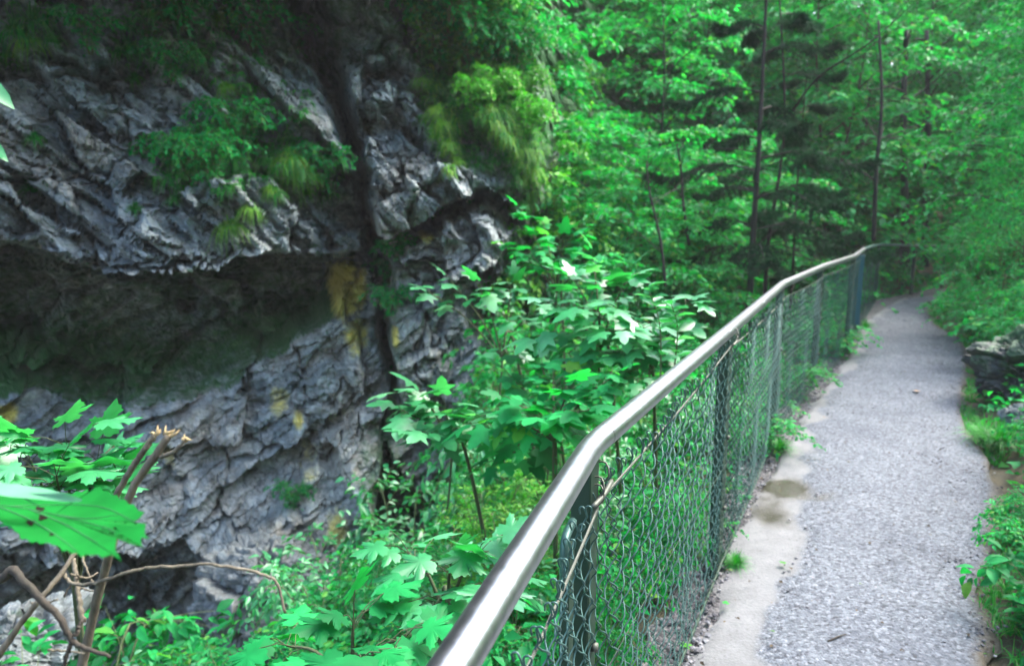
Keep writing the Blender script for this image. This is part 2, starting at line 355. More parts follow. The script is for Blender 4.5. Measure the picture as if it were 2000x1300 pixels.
# ------------------------------------------------------------------ layout lines (ground plan, metres)
FENCE = np.array([(-1.6, -2.2), (-.75, -.75), (-.29, .02), (-.07, .73), (.17, 1.51), (.91, 3.02), (1.84, 4.96), (2.70, 6.37), (3.67, 7.86), (4.45, 9.3), (6.1, 12.2), (7.3, 13.3), (8.5, 14.4), (11, 15.8), (16, 16.5)])
def gxy(L): return np.array([G(u, v)[:2] for u, v in L])
SL = np.vstack([[(-1.3, -2.2), (-.45, -.5), (.15, 1.1)], gxy([(1365, 1300), (1405, 1170), (1440, 1060), (1480, 960), (1530, 870), (1590, 785), (1645, 712), (1680, 660), (1690, 628), (1725, 603), (1765, 583)]), [(7.7, 13.1), (9, 13.9), (11.2, 15.0), (16, 15.8)]])
SM = np.vstack([[(-1.0, -2.2), (-.1, -.5), (.5, 1.1)], gxy([(1492, 1300), (1515, 1170), (1522, 1080), (1560, 960), (1582, 880), (1622, 790), (1662, 720), (1690, 660), (1697, 630), (1730, 605), (1768, 585)]), [(7.75, 13.0), (9.05, 13.8), (11.2, 14.9), (16, 15.7)]])
SR = np.vstack([[(.2, -2.2), (.8, -.5), (1.35, 1.1)], gxy([(1925, 1300), (1940, 1230), (1915, 1170), (1945, 1090), (1950, 960), (1935, 900), (1895, 850), (1880, 800), (1893, 720), (1885, 665), (1830, 640), (1815, 615), (1812, 592)]), [(8.6, 12.7), (9.6, 13.0), (11.4, 13.8), (16, 14.4)]])
def sdist(P, L):               # signed distance to a polyline, positive on its right
    best = np.full(P.shape[:-1], 1e9); sg = np.zeros(P.shape[:-1])
    for a, b in zip(L[:-1], L[1:]):
        ab = b - a; t = np.clip(((P - a) @ ab) / (ab @ ab), 0, 1); q = P - a - t[..., None] * ab
        d = np.hypot(q[..., 0], q[..., 1]); s = ab[1] * (P[..., 0] - a[0]) - ab[0] * (P[..., 1] - a[1])
        n = d < best - 1e-9; best = np.where(n, d, best); sg = np.where(n, np.sign(s), sg)
    return best * sg
def terrain(P):
    P = np.asarray(P, float); o = sdist(P, FENCE); r = sdist(P, SR)
    q = np.maximum(-o - .15, 0)
    zl = -.72 * np.clip(q, 0, 2.6) - 1.25 * np.clip(q - 2.6, 0, 3.2)
    fl = -1.7 - 4.2 * (lambda t: t * t * (3 - 2 * t))(np.clip((-.1 - P[..., 0]) / 2.2, 0, 1)); zl = np.maximum(zl, fl)
    zf = .72 * (P[..., 1] - 15.5 - .18 * np.minimum(P[..., 0], 14)) - 1.0
    zf = np.where(P[..., 0] < -1, zf - 2.0 * (-1 - P[..., 0]), zf)
    zl = np.where(o < -.35, np.maximum(zl, np.minimum(zf, 5.2 + .12 * P[..., 1] - 1.8)), zl)
    rr = np.maximum(r - .12, 0)
    zr = .95 * np.clip(rr, 0, 14)
    z = np.where(r > 0, zr, np.where(o < 0, zl, 0))
    P3 = np.concatenate([P, 0 * P[..., :1]], -1)
    amp = np.clip(np.maximum(q, rr) * .5, 0, 1)
    return z - .03 + amp * (.22 * fbm(P3 * .8, 4, 3) + .02)
def tz(x, y): return float(terrain(np.array([[x, y]]))[0])

# ground: fine near the path, coarse out to the far hill
def grid_sheet(xs, ys, fz):
    X, Y = np.meshgrid(xs, ys, indexing='ij'); P = np.stack([X, Y], -1); Z = fz(P)
    V = np.stack([X, Y, Z], -1).reshape(-1, 3); n, m = len(xs), len(ys)
    i = np.arange(n - 1)[:, None] * m + np.arange(m - 1)[None]
    return V, np.stack([i, i + m, i + m + 1, i + 1], -1).reshape(-1, 4)
xs = np.concatenate([np.arange(-60, -14, 3), np.arange(-14, 14, .16), np.arange(14, 70, 2.5)])
ys = np.concatenate([np.arange(-40, -3, 3), np.arange(-3, 18, .16), np.arange(18, 75, 1.5)])
tag(mesh("terrain", *grid_sheet(xs, ys, terrain), M['soil']), "dark soil of the gorge side and wooded slope", None, None, "structure")

def strip(name, A, B, m, z, n=260, k=14, wob=.03, seed=0, crown=0, edge=(1, 1)):
    A = resample(A, n * 4); B = resample(B, n * 4)
    # pair the two edges by progress along y
    ta = np.linspace(0, 1, n); A = resample(A, n); B = resample(B, n)
    W = np.linspace(0, 1, k)
    V = A[:, None] * (1 - W)[None, :, None] + B[:, None] * W[None, :, None]
    nz = lambda P, s: np.stack([fbm(np.concatenate([P * 5, 0 * P[..., :1]], -1), 3, s)], -1)[..., 0]
    d = unit(B - A)
    V[:, 0] += d * (nz(A, seed) * wob * edge[0])[:, None]; V[:, -1] += d * (nz(B, seed + 5) * wob * edge[1])[:, None]
    P3 = np.concatenate([V, 0 * V[..., :1]], -1)
    Z = z + .006 * fbm(P3 * 6, 3, seed + 9) + crown * (1 - (2 * W - 1) ** 2)[None]
    Z[:, 0] -= .012 * edge[0]; Z[:, -1] -= .012 * edge[1]
    V3 = np.concatenate([V, Z[..., None]], -1).reshape(-1, 3)
    i = np.arange(n - 1)[:, None] * k + np.arange(k - 1)[None]
    return tag(mesh(name, V3, np.stack([i, i + 1, i + k + 1, i + k], -1).reshape(-1, 4), m), None, None, None, "structure")
FE = FENCE.copy(); FE[:, 0] -= .13; FE[:, 1] += .06
tag(strip("gravel_verge", FE[:13], SM[:-2], M['verge'], -.012, wob=.06, seed=3), "dark loose gravel along the fence foot")
def footpath():
    A, Mi, B = resample(SL, 460), resample(SM, 460), resample(SR, 460); k = 40
    W = np.linspace(0, 1, k); V = A[:, None] * (1 - W)[None, :, None] + B[:, None] * W[None, :, None]
    P3 = np.concatenate([V, 0 * V[..., :1]], -1); e = fbm(P3 * 4.5, 4, 201)
    dB = unit(B - A); V[:, -1] += dB * (.06 * e[:, -1])[:, None]; V[:, 0] += dB * (.05 * e[:, 0])[:, None]
    dm = sdist(V, SM) + .07 * e + .05 * fbm(P3 * 1.3, 3, 205)
    sand = 1 / (1 + np.exp(dm / .022)); edge = np.exp(-((1 - W)[None] * np.linalg.norm(B - A, axis=1)[:, None] / .10))
    mud = np.zeros_like(sand)
    for (u, v, ru, rv, kk) in ((1535, 956, 50, 22, 1.5), (1504, 1006, 44, 18, 1.1), (1485, 985, 30, 40, .3)):
        c = G(u, v)[:2]; a = np.linalg.norm(G(u + ru, v)[:2] - c); b2 = np.linalg.norm(G(u, v - rv)[:2] - c)
        dx = V - c; along = unit(np.array([c]))[0]; t = dx @ along; w = dx @ np.array([along[1], -along[0]])
        mud = np.maximum(mud, kk * np.exp(-((t / b2) ** 2 + (w / a) ** 2) ** 1.3 * np.clip(1 + 1.2 * e, .3, 3)))
    Z = .010 + .007 * fbm(P3 * 5, 3, 209) + .012 * np.clip(dm / .1, 0, 1) + .010 * (1 - (2 * W - 1) ** 2)[None] - .010 * mud
    Z[:, 0] -= .022; Z[:, -1] -= .03
    n = 460; i = np.arange(n - 1)[:, None] * k + np.arange(k - 1)[None]
    o = mesh("footpath", np.concatenate([V, Z[..., None]], -1).reshape(-1, 3), np.stack([i, i + 1, i + k + 1, i + k], -1).reshape(-1, 4), M['path'])
    for nm, a in (("sand", sand), ("mud", mud), ("edge", edge)):
        at = o.data.attributes.new(nm, 'FLOAT', 'POINT'); at.data.foreach_set("value", a.reshape(-1).astype(np.float32))
    return tag(o, "blue grey gravel footpath with a pale sandy strip, curving right into the woods", None, None, "structure")
footpath()

# ------------------------------------------------------------------ the cliff
W0 = np.array([0.0, 9.5]); WS = np.array([-.88, -.48]); WS /= np.linalg.norm(WS)
def build_cliff():
    st = .022
    S = np.arange(-4.5, 11.5, st); T = np.arange(-6.5, 8.5, st)
    SS, TT = np.meshgrid(S, T, indexing='ij')
    P = np.stack([W0[0] + SS * WS[0], W0[1] + SS * WS[1], TT], -1)
    rel = P - CAM; dep = rel @ FW; dep = np.maximum(dep, .5)
    U = np.clip(1000 + FPX * rel[..., 0] / dep, -700, 1500); Vv = np.clip(650 - FPX * (rel @ UP) / dep, -900, 1900)
    nz = fbm(P * .9, 4, 40); n2 = fbm(P * 2.6, 4, 50)
    u = U + 26 * nz + 9 * n2; v = Vv + 24 * fbm(P * .9, 4, 61) + 10 * fbm(P * 2.6, 4, 71)
    ss = lambda a, b, x: (lambda t: t * t * (3 - 2 * t))(np.clip((x - a) / (b - a), 0, 1))
    lip = np.interp(u, [-700, 0, 200, 420, 560, 640, 700], [430, 470, 512, 502, 478, 500, 492])
    shelf = np.interp(u, [-700, 0, 200, 400, 550, 640, 700], [830, 780, 795, 750, 695, 630, 520])
    low = np.interp(u, [-700, 0, 250, 330, 400, 560, 640, 700], [1000, 1010, 1015, 1000, 1050, 1080, 1040, 960])
    up = 1.25 - .0021 * np.clip(lip - v, 0, 700)
    up = up * (1 - .75 * ss(590, 670, u) * ss(330, 470, v))
    t = np.clip((v - lip) / np.maximum(shelf - lip, 30), 0, 1)
    cav = np.interp(t, [0, .10, .3, .62, .85, 1], [1.1, -.8, -1.25, -1.1, -.5, .15])
    cav = cav * (1 - .7 * ss(600, 670, u)) + .35 * ss(610, 670, u)
    lowd = .15 + .0034 * (v - shelf)
    under = -2.2 + .5 * ss(60, 170, v - low)
    lowd = np.where(v > low, lowd + (under - lowd) * ss(0, 28, v - low), lowd)
    dL = np.where(v < lip, up, np.where(v < shelf, cav, lowd))
    # right pillar
    ledge = np.interp(u, [760, 800, 860, 930, 1000], [470, 440, 405, 375, 390])
    dR = .85 + .7 * ss(-260, 0, v - ledge) * (v < ledge)
    dR = np.where(v > ledge, -.1 + 1.15 * ss(5, 55, v - ledge), dR)
    ub = np.interp(u, [850, 880, 980, 1000], [560, 525, 480, 470])
    dR = np.where((u > 862) & (v > ledge), np.where(v < ub, dR + .5, dR - .45 + .5 * ss(10, 120, v - ub)), dR)
    hol = np.interp(u, [690, 760, 800, 900, 960], [850, 800, 880, 850, 790])
    dR = np.where(v > hol, dR - 1.7 * ss(0, 40, v - hol), dR)
    uc = np.interp(v, [-400, 0, 150, 480, 520, 680, 800, 1000], [560, 600, 660, 722, 742, 766, 775, 720])
    w = ss(-14, 14, u - uc)
    d = dL * (1 - w) + dR * w
    d -= 1.5 * np.exp(-((u - uc) / np.interp(v, [0, 200, 480, 700, 820], [26, 18, 13, 10, 8])) ** 2) * (v < 820)
    # dark recess and an unseen roof added above to shade the face
    d -= 1.1 * np.exp(-(((u - 660) / 110) ** 2 + ((v - 40) / 120) ** 2))
    d += 2.9 * ss(-30, -330, v) * ss(840, 720, u)
    # grassy rib, then the edge turns away
    ue = np.interp(v, [-900, -100, 0, 150, 260, 380, 450, 520, 580, 700, 800, 900, 1000, 1900], [900, 980, 1010, 1040, 1060, 1050, 990, 985, 915, 955, 950, 905, 880, 860])
    d -= 7.5 * np.clip((u - ue) / 260, 0, 2) ** .75
    # blocks, strata and grain
    dd = SS * .80 + TT * .60; de = -SS * .60 + TT * .80
    strA = np.stack([dd * .7, de * 5.0, SS * 0 + d * 1.5], -1)      # upper face: beds falling to the right
    dd2 = SS * .90 - TT * .42; de2 = SS * .42 + TT * .90
    strB = np.stack([dd2 * .8, de2 * 4.4, d * 1.5], -1)             # lower face: beds rising to the right
    up_w = ss(560, 480, v)
    sA = np.abs(fbm(strA, 4, 90, .55)); sB = np.abs(fbm(strB, 4, 110, .55))
    rid = (sA * up_w + sB * (1 - up_w)) * np.where((v > lip) & (v < shelf) & (u < 700), .5, 1)
    P2 = P + .25 * np.stack([n2, fbm(P * 2.6, 3, 77), n2 * 0], -1)
    Q0 = P2 + n2[..., None] * .06 + d[..., None] * np.array([.3, .3, 0]); Rl = np.stack([dd, SS * 0 + d, de], -1); Rr = np.stack([dd2, SS * 0 + d, de2], -1)
    R_ = Rl * up_w[..., None] + Rr * (1 - up_w)[..., None] + .06 * np.stack([n2, n2 * 0, fbm(P * 2.2, 3, 79)], -1)
    f1, f2, cid, tA = worley(Q0 * np.array([.9, .9, 1.1]), 5, True); g1, g2, gid, tB = worley(R_ * np.array([1.0, 1.0, 4.6]), 8, True); h1, h2, hid, tC = worley(R_ * np.array([2.6, 2.6, 12.]) + .2 * fbm(P * 5, 2, 81)[..., None], 15, True)
    k1, k2, kid, tD = worley(R_ * np.array([8, 8, 24.]), 25, True)
    crk = np.exp(-((f2 - f1) / .035) ** 2); crk2 = np.exp(-((g2 - g1) / .05) ** 2); crk3 = np.exp(-((h2 - h1) / .07) ** 2)
    lo = np.where((v > lip) & (v < shelf) & (u < 700), .8, 1.0)
    d += .44 * (cid - .5) + .30 * tA - .16 * crk + (lo + .6 * up_w) * (.25 * (gid - .5) + .17 * tB - .05 * crk2 + .062 * (hid - .5) + .06 * tC - .012 * crk3 + .024 * (kid - .5) + .026 * tD) - .05 * rid + .10 * nz + .020 * fbm(R_ * np.array([7, 7, 20.]), 4, 130, .65)
    # displaced towards the gorge, level
    n = -np.stack([P[..., 0], P[..., 1], .0 * SS], -1); n = n / np.linalg.norm(n, axis=-1, keepdims=True)
    Q = P + n * d[..., None] + np.stack([0 * d, 0 * d, .03 * fbm(P * 6, 3, 150)], -1)
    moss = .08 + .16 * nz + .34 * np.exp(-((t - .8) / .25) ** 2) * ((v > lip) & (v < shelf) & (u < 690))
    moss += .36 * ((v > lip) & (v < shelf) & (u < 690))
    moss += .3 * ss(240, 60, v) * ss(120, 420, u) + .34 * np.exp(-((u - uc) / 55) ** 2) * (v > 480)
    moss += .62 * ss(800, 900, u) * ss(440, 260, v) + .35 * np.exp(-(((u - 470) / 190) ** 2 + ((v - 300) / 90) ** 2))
    moss += .30 * (v > hol) * w
    moss -= .34 * ((v > shelf) & (v < low) & (u < 700)) + .18 * (w > .5) * (v > 430) * (v < 800) * (np.abs(u - uc) > 60)
    lich = np.zeros_like(d)
    for (a, b, ra, rb, k) in ((678, 560, 44, 60, .8), (695, 640, 34, 40, .5), (545, 765, 26, 36, .46), (660, 950, 30, 44, .5), (10, 805, 28, 26, .7), (600, 880, 30, 60, .32), (830, 455, 26, 14, .5), (772, 630, 10, 22, .6), (330, 875, 16, 40, .4), (580, 790, 14, 18, .5)):
        lich = np.maximum(lich, k * np.exp(-(((U - a) / ra) ** 2 + ((Vv - b) / rb) ** 2) ** 1.5))
    N, Mm = SS.shape; i = np.arange(N - 1)[:, None] * Mm + np.arange(Mm - 1)[None]
    F = np.stack([i, i + 1, i + Mm + 1, i + Mm], -1).reshape(-1, 4)
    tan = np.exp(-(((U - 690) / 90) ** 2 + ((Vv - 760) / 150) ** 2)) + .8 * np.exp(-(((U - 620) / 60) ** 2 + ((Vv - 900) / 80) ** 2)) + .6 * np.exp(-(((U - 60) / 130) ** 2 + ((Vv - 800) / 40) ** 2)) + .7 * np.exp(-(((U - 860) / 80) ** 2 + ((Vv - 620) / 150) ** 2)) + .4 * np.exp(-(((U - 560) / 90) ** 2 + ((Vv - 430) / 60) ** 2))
    tan = tan + .55 * ((v > shelf) & (v < low) & (u < 700)) * (.6 + .6 * nz) + .5 * (w > .5) * ss(430, 470, v)  # lower face and pillar also lifted: part paler stone, part light painted in
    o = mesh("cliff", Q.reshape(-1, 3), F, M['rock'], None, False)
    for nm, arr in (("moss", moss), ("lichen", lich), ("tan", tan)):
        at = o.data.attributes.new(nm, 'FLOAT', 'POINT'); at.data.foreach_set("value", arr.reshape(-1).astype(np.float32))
    tag(o, "overhanging grey limestone cliff with dark mossy cavity and yellow lichen", None, None, "structure")
    return Q, U, Vv
CQ, CU, CV = build_cliff()
_flatU, _flatV = CU[::2, ::2].ravel(), CV[::2, ::2].ravel(); _flatQ = CQ[::2, ::2].reshape(-1, 3)
_rel = _flatQ - CAM; _dp = np.maximum(_rel @ FW, .3); _pu = 1000 + FPX * _rel[:, 0] / _dp; _pv = 650 - FPX * (_rel @ UP) / _dp
def on_cliff(u, v):            # nearest rock point seen in that direction
    k = np.where((np.abs(_pu - u) < 12) & (np.abs(_pv - v) < 12))[0]
    if len(k) == 0: k = [np.argmin((_pu - u) ** 2 + (_pv - v) ** 2)]
    return _flatQ[k[np.argmin(_dp[k])]] if len(k) > 1 else _flatQ[k[0]]

def boulder(name, label, c, sx, sy, sz, seed, moss=.0, rz=0, m='rock_mid'):
    n1, n2 = 170, 110; th = np.linspace(0, 2 * math.pi, n1, endpoint=False); ph = np.linspace(.02, math.pi - .02, n2)
    A, B = np.meshgrid(th, ph, indexing='ij'); P = np.stack([np.cos(A) * np.sin(B), np.sin(A) * np.sin(B), np.cos(B)], -1)
    f1, f2, cid, tl = worley(P * 1.5 + seed, seed, True); a1, a2, aid, ta = worley(P * 4 + seed, seed + 1, True); r = 1 + .35 * (cid - .5) + .22 * tl + .10 * (aid - .5) + .08 * ta + .22 * fbm(P * 1.3 + seed, 4, seed) - .10 * np.exp(-((f2 - f1) / .06) ** 2) + .06 * fbm(P * 6, 5, seed + 3, .6)
    V = (P * r[..., None]) * np.array([sx, sy, sz]); i = np.arange(n1)[:, None] * n2 + np.arange(n2 - 1)[None]; j = ((np.arange(n1) + 1) % n1)[:, None] * n2 + np.arange(n2 - 1)[None]
    o = mesh(name, V.reshape(-1, 3), np.stack([i, i + 1, j + 1, j], -1).reshape(-1, 4), M[m], None, False, c)
    o.rotation_euler = (0, 0, rz)
    for nm, a in (("moss", moss + .25 * P[..., 2]), ("lichen", 0 * A - .5)):
        at = o.data.attributes.new(nm, 'FLOAT', 'POINT'); at.data.foreach_set("value", a.reshape(-1).astype(np.float32))
    return tag(o, label, "boulder")
boulder("boulder", "rounded blue grey boulder below the dark cliff undercut", D(505, 1140, 6.6), .50, .45, .40, 3, -.2)
boulder("boulder", "dark mossy rock jutting out beside the gravel path on the right", D(1998, 735, 5.6) + np.array([.18, .1, .0]), .42, .44, .37, 6, .30, .3, 'rock_dark')
boulder("boulder", "pale stone at lower left behind the broken stems", D(55, 1275, 4.0), .28, .3, .22, 9, .05)
boulder("boulder", "small grey stone half hidden in plants at the right path edge", D(1992, 820, 5.0), .10, .12, .10, 12, .1)
boulder("boulder", "pale rock lying low in the undergrowth left of the spruce trunk", D(1408, 368, 13.5), .22, .2, .16, 14, -.3)
boulder("boulder", "pale rock under the spruce branches touching the trunk", D(1485, 362, 13.5), .20, .2, .2, 17, -.3)
boulder("boulder", "pale rock high on the far slope above the yellow bushes", D(1120, 95, 17.5), .32, .3, .5, 19, -.2)
boulder("boulder", "upright pale rock on the far slope near the top of the picture", D(1325, 135, 18.0), .30, .3, .65, 23, -.2)

# ------------------------------------------------------------------ fence
def H(i, z): return np.array([FENCE[i][0], FENCE[i][1], z])
fence = empty("fence", "dark green chain link fence with a shiny steel handrail along the gravel path", "fence")
rail_pts = [np.array([-1.6, -2.2, 1.09]), H(1, 1.09), H(2, 1.09), H(3, 1.09), H(4, 1.09), H(5, 1.085), H(6, 1.07), H(7, 1.07), H(8, 1.06), H(9, 1.05)]
rp = []
for a, b, c in zip(rail_pts[:-2], rail_pts[1:-1], rail_pts[2:]):
    sm = .10 * (b + (unit(a - b) + unit(c - b)) * .12 - b); b = b + sm
    rp += [b + (a - b) / np.linalg.norm(a - b) * q for q in (.20, .11, .04)] + [b + (c - b) / np.linalg.norm(c - b) * q for q in (.04, .11, .20)]
RP = spline([rail_pts[0]] + rp + [rail_pts[-1]], 400)
b = MB(); b.tube(RP, .0262, 24); b.build("handrail", M['steel'], fence)
b = MB(); jp = 0.55 * H(5, 1.08) + .45 * H(6, 1.07); dj = unit(H(6, 1.07) - H(5, 1.085)); b.tube([jp - dj * .03, jp + dj * .03], .0285, 24); b.build("rail_sleeve", M['steel'], fence)
far_pts = [H(9, 1.05), H(10, .95), H(11, .88), H(12, .82), np.array([11, 15.8, .8]), np.array([16, 16.5, .8])]
b = MB(); b.tube(spline(far_pts, 80), .022, 10); b.build("far_rail", M['wire'], fence)
pw = {4: .062, 5: .10, 6: .07, 7: .075, 8: .13, 9: .05, 10: .055, 11: .07, 12: .07}
tops = {4: 1.07, 5: 1.065, 6: 1.05, 7: 1.05, 8: 1.04, 9: 1.03, 10: .94, 11: .87, 12: .81}
for i in range(3, 13):
    if i == 3: continue
    d = FENCE[min(i + 1, 12)] - FENCE[i - 1]; rz = math.atan2(d[1], d[0])
    off = np.array([-math.sin(rz), math.cos(rz)]) * .012
    b = MB(); b.box((FENCE[i][0] + off[0], FENCE[i][1] + off[1], (tops[i] - .3) / 2), pw[i], .045, tops[i] + .3, rz); p = b.build("post", M['post'], fence, False)
    if i < 9:
        nrm = np.array([math.sin(rz), -math.cos(rz), 0])
        for z in (.30, .62):
            nb = MB(); q = np.array([FENCE[i][0], FENCE[i][1], z]) + nrm * .012; nb.tube([q, q + nrm * .012], .011, 8)
            nb.build("bolt", M['cable'], p)
# a stay post with a bent lug beside the first post
d = unit(np.append(FENCE[4] - FENCE[3], 0)); n_ = np.array([-d[1], d[0], 0]); rz = math.atan2(d[1], d[0])
q = H(4, 0) - d * .13 + n_ * .02
b = MB(); b.box(q + np.array([0, 0, .36]), .05, .02, 1.12, rz); st = b.build("stay_post", M['post'], fence, False)
b = MB(); b.tube(spline([q + np.array([0, 0, .86]) - d * .03, q + np.array([0, 0, .925]) - d * .028, q + np.array([0, 0, .945]) - d * .01, q + np.array([0, 0, .95]) + d * .05], 16), .009, 8); b.build("lug", M['wire'], st)
# teal metal plate behind the fifth post
q = (H(8, 0) * .55 + H(9, 0) * .45); rz2 = math.atan2(*(FENCE[9] - FENCE[8])[::-1])
b = MB(); b.box(q + np.array([.0, 0, .62]), .14, .02, .82, rz2 - .9, .004); b.build("metal_plate", M['teal'], fence, False)

def top_z(i, s):       # height of the mesh edge along bay i -> i+1
    t = {3: (.955, .965), 4: (.975, 1.04), 5: (1.03, .985), 6: (.985, .99), 7: (1., 1.), 8: (1., .98), 9: (.98, .90), 10: (.90, .83), 11: (.83, .78)}[i]
    return t[0] + (t[1] - t[0]) * s - .012 * math.sin(math.pi * s)
def bay(i, w, sub, hook):
    A, Bp = FENCE[i], FENCE[i + 1]; L = np.linalg.norm(Bp - A); d = (Bp - A) / L; nr = np.array([d[1], -d[0]])   # nr towards the path
    if i == 3:
        A = A - d * .75; L += .75
    mb = MB(); nw = int(L / w); hp = w * 1.12
    for k in range(nw):
        x0 = k * w; sC = (x0 + w / 2) / L; zt = top_z(i, min(max(sC if i != 3 else (x0 - .75) / (L - .75), 0), 1))
        nh = int(round((zt - .03) / hp)); z = np.linspace(.03, zt, nh + 1); par = (np.arange(nh + 1) + nh) % 2
        # both ends of neighbouring wires meet at the top
        side = np.where((np.arange(nh + 1)[::-1] % 2) == 0, 1, 0) if k % 2 == 0 else np.where((np.arange(nh + 1)[::-1] % 2) == 0, 0, 1)
        tt = np.linspace(0, nh, nh * sub + 1); ii = np.minimum(tt.astype(int), nh - 1); f = tt - ii
        e = f if sub < 3 else np.clip((f - .5) * 1.12 + .5, 0, 1)
        xx = x0 + w * (side[ii] * (1 - e) + side[ii + 1] * e) + (side[ii] - .5) * 0
        ov = (np.where(side[ii] * (1 - f) + side[ii + 1] * f > .5, 1, -1)) * .0025 * (np.abs(f - .5) > .3)
        xx = xx + ov; yy = .0075 * np.sin(np.pi * (tt + (0 if k % 2 else 1))) + .004 * np.cos(np.pi * tt) + .010 * math.sin(k * .37) * np.sin(tt * .21)
        zz = z[ii] * (1 - f) + z[ii + 1] * f
        P = np.stack([A[0] + d[0] * xx + nr[0] * (yy + .018), A[1] + d[1] * xx + nr[1] * (yy + .018), zz], 1)
        if hook:
            e3 = P[-1]; s = 1 if side[-1] == 1 else -1; t3 = np.array([d[0], d[1], 0]); n3 = np.array([nr[0], nr[1], 0]); j = rng.normal(0, .002, 3)
            hk = [e3 + np.array([0, 0, .010]) + n3 * .004 + j, e3 + np.array([0, 0, .024]) - t3 * s * .002 + j, e3 + np.array([0, 0, .031]) - n3 * .006 * s + j, e3 + np.array([0, 0, .027]) - n3 * .013 * s + j, e3 + np.array([0, 0, .012]) - n3 * .010 * s + t3 * .004]
            P = np.vstack([P, spline(hk, 10)])
        mb.tube(P, .0019, 5, False)
    mb.build("chain_link_mesh", M['wire'], fence)
bay(3, .036, 5, True); bay(4, .036, 5, True); bay(5, .036, 4, True); bay(6, .038, 3, False); bay(7, .04, 2, False)
for i in (8, 9, 10, 11): bay(i, .055, 1, False)
# tension cables: twisted near the camera
def line_on(i0, i1, f, n=30):
    P = []
    for i in range(i0, i1):
        A, Bp = FENCE[i], FENCE[i + 1]; d = (Bp - A) / np.linalg.norm(Bp - A); nr = np.array([d[1], -d[0]]) * .020
        for s in np.linspace(0, 1, n, endpoint=(i == i1 - 1)):
            q = A + (Bp - A) * s + nr; P.append((*q, f(i, s)))
    return np.array(P)
c = line_on(3, 6, lambda i, s: top_z(i, s) - .008, 40)
A_ = c[0] - unit(c[1] - c[0]) * .8; c = np.vstack([A_, c])
c = resample(c, 900); L = np.concatenate([[0], np.cumsum(np.linalg.norm(np.diff(c, axis=0), axis=1))])
T = unit(np.gradient(c, axis=0)); Nn = unit(np.cross(T, [0, 0, 1.])); Bn = np.cross(T, Nn)
b = MB()
for k in range(5):
    a = L / .034 * 2 * math.pi + k * 2 * math.pi / 5
    b.tube(c + .0021 * (np.cos(a)[:, None] * Nn + np.sin(a)[:, None] * Bn), .0014, 5)
b.build("tension_cable", M['cable'], fence)
b = MB(); b.tube(line_on(6, 12, lambda i, s: top_z(i, s)), .003, 6); b.tube(line_on(3, 9, lambda i, s: .51 + .02 * math.sin(s * 3.1)), .0014, 6)
b.build("tension_wire", M['post'], fence)
b = MB(); b.tube(line_on(3, 9, lambda i, s: .055 - .02 * math.sin(math.pi * s)), .0055, 6); b.build("bottom_wire", M['post'], fence)
for i in (4, 5):               # wire ties and a turnbuckle at the post heads
    b = MB(); t3 = np.array([0, 0, 1.]); q = H(i, top_z(i, 0) + .0); dd = np.append(unit(FENCE[i + 1] - FENCE[i]), 0); nr = np.array([dd[1], -dd[0], 0])
    for k in range(3):
        o = q + dd * rng.normal(0, .02) + t3 * rng.normal(.0, .02)
        b.tube(spline([o + nr * .02, o + nr * .035 + t3 * .02, o + nr * .02 + t3 * .045 + dd * .012, o - nr * .02 + t3 * .03, o - nr * .03], 14), .0022, 5)
    b.tube(spline([q + nr * .025 - dd * .05, q + nr * .03 + t3 * .008, q + nr * .025 + dd * .07 + t3 * .015], 10), .006, 6)
    b.build("wire_tie", M['cable'], fence)

# ------------------------------------------------------------------ plant generators (each: woody mesh, leaf mesh)
def twiggy(mbw, leaves, P, r0, nt, tl, leaf, size, flat=.25, start=.3, per=9, wood=True, up=(0, 0, 1)):
    """limb P with side twigs lying almost level; leaves two by two along the twigs"""
    n = len(P)
    if wood: mbw.tube(P, np.linspace(r0, r0 * .25, n), 5, False)
    T = unit(np.gradient(P, axis=0))
    for k in range(nt):
        s = start + (1 - start) * (k + rng.random() * .7) / nt; i = min(int(s * (n - 1)), n - 1); t = T[i]
        side = unit(np.cross(t, [0, 0, 1.])) * (1 if k % 2 else -1)
        d = unit(t * rng.uniform(.3, .9) + side * rng.uniform(.5, 1.1) + np.array([0, 0, rng.normal(.05, flat)]))
        if k == nt - 1: d = t; i = n - 1
        ln = tl * rng.uniform(.6, 1.2) * (1.15 - .6 * s)
        m = 6; tw = P[i] + d * ln * np.linspace(0, 1, m)[:, None]; tw[:, 2] -= ln * .22 * np.linspace(0, 1, m) ** 2
        if wood: mbw.tube(tw, np.linspace(r0 * .3, r0 * .08, m), 3, False)
        q = rng.random(per) * .9 + .1; pos = np.stack([np.interp(q, np.linspace(0, 1, m), tw[:, a]) for a in range(3)], 1)
        sd = unit(np.cross(d, [0, 0, 1.])) * np.where(np.arange(per) % 2, 1, -1)[:, None]
        ld = unit(d * .7 + sd * rng.uniform(.3, 1.1, (per, 1)) + jit(per, .25) - np.array([0, 0, .25])); nr = np.array(up) + jit(per, .38)
        leaves.append((pos + jit(per, size * .25), ld, nr, size * rng.uniform(.65, 1.25, per)))
def finish(name_w, mw, mbw, name_l, ml, leaves, tpl, root):
    if mbw and mbw.n: mbw.build(name_w, mw, root)
    P, Dd, N, S = (np.concatenate([l[k] for l in leaves]) for k in range(4))
    V, F = put(tpl, P, Dd, N, S); return mesh(name_l, V, F, ml, root)
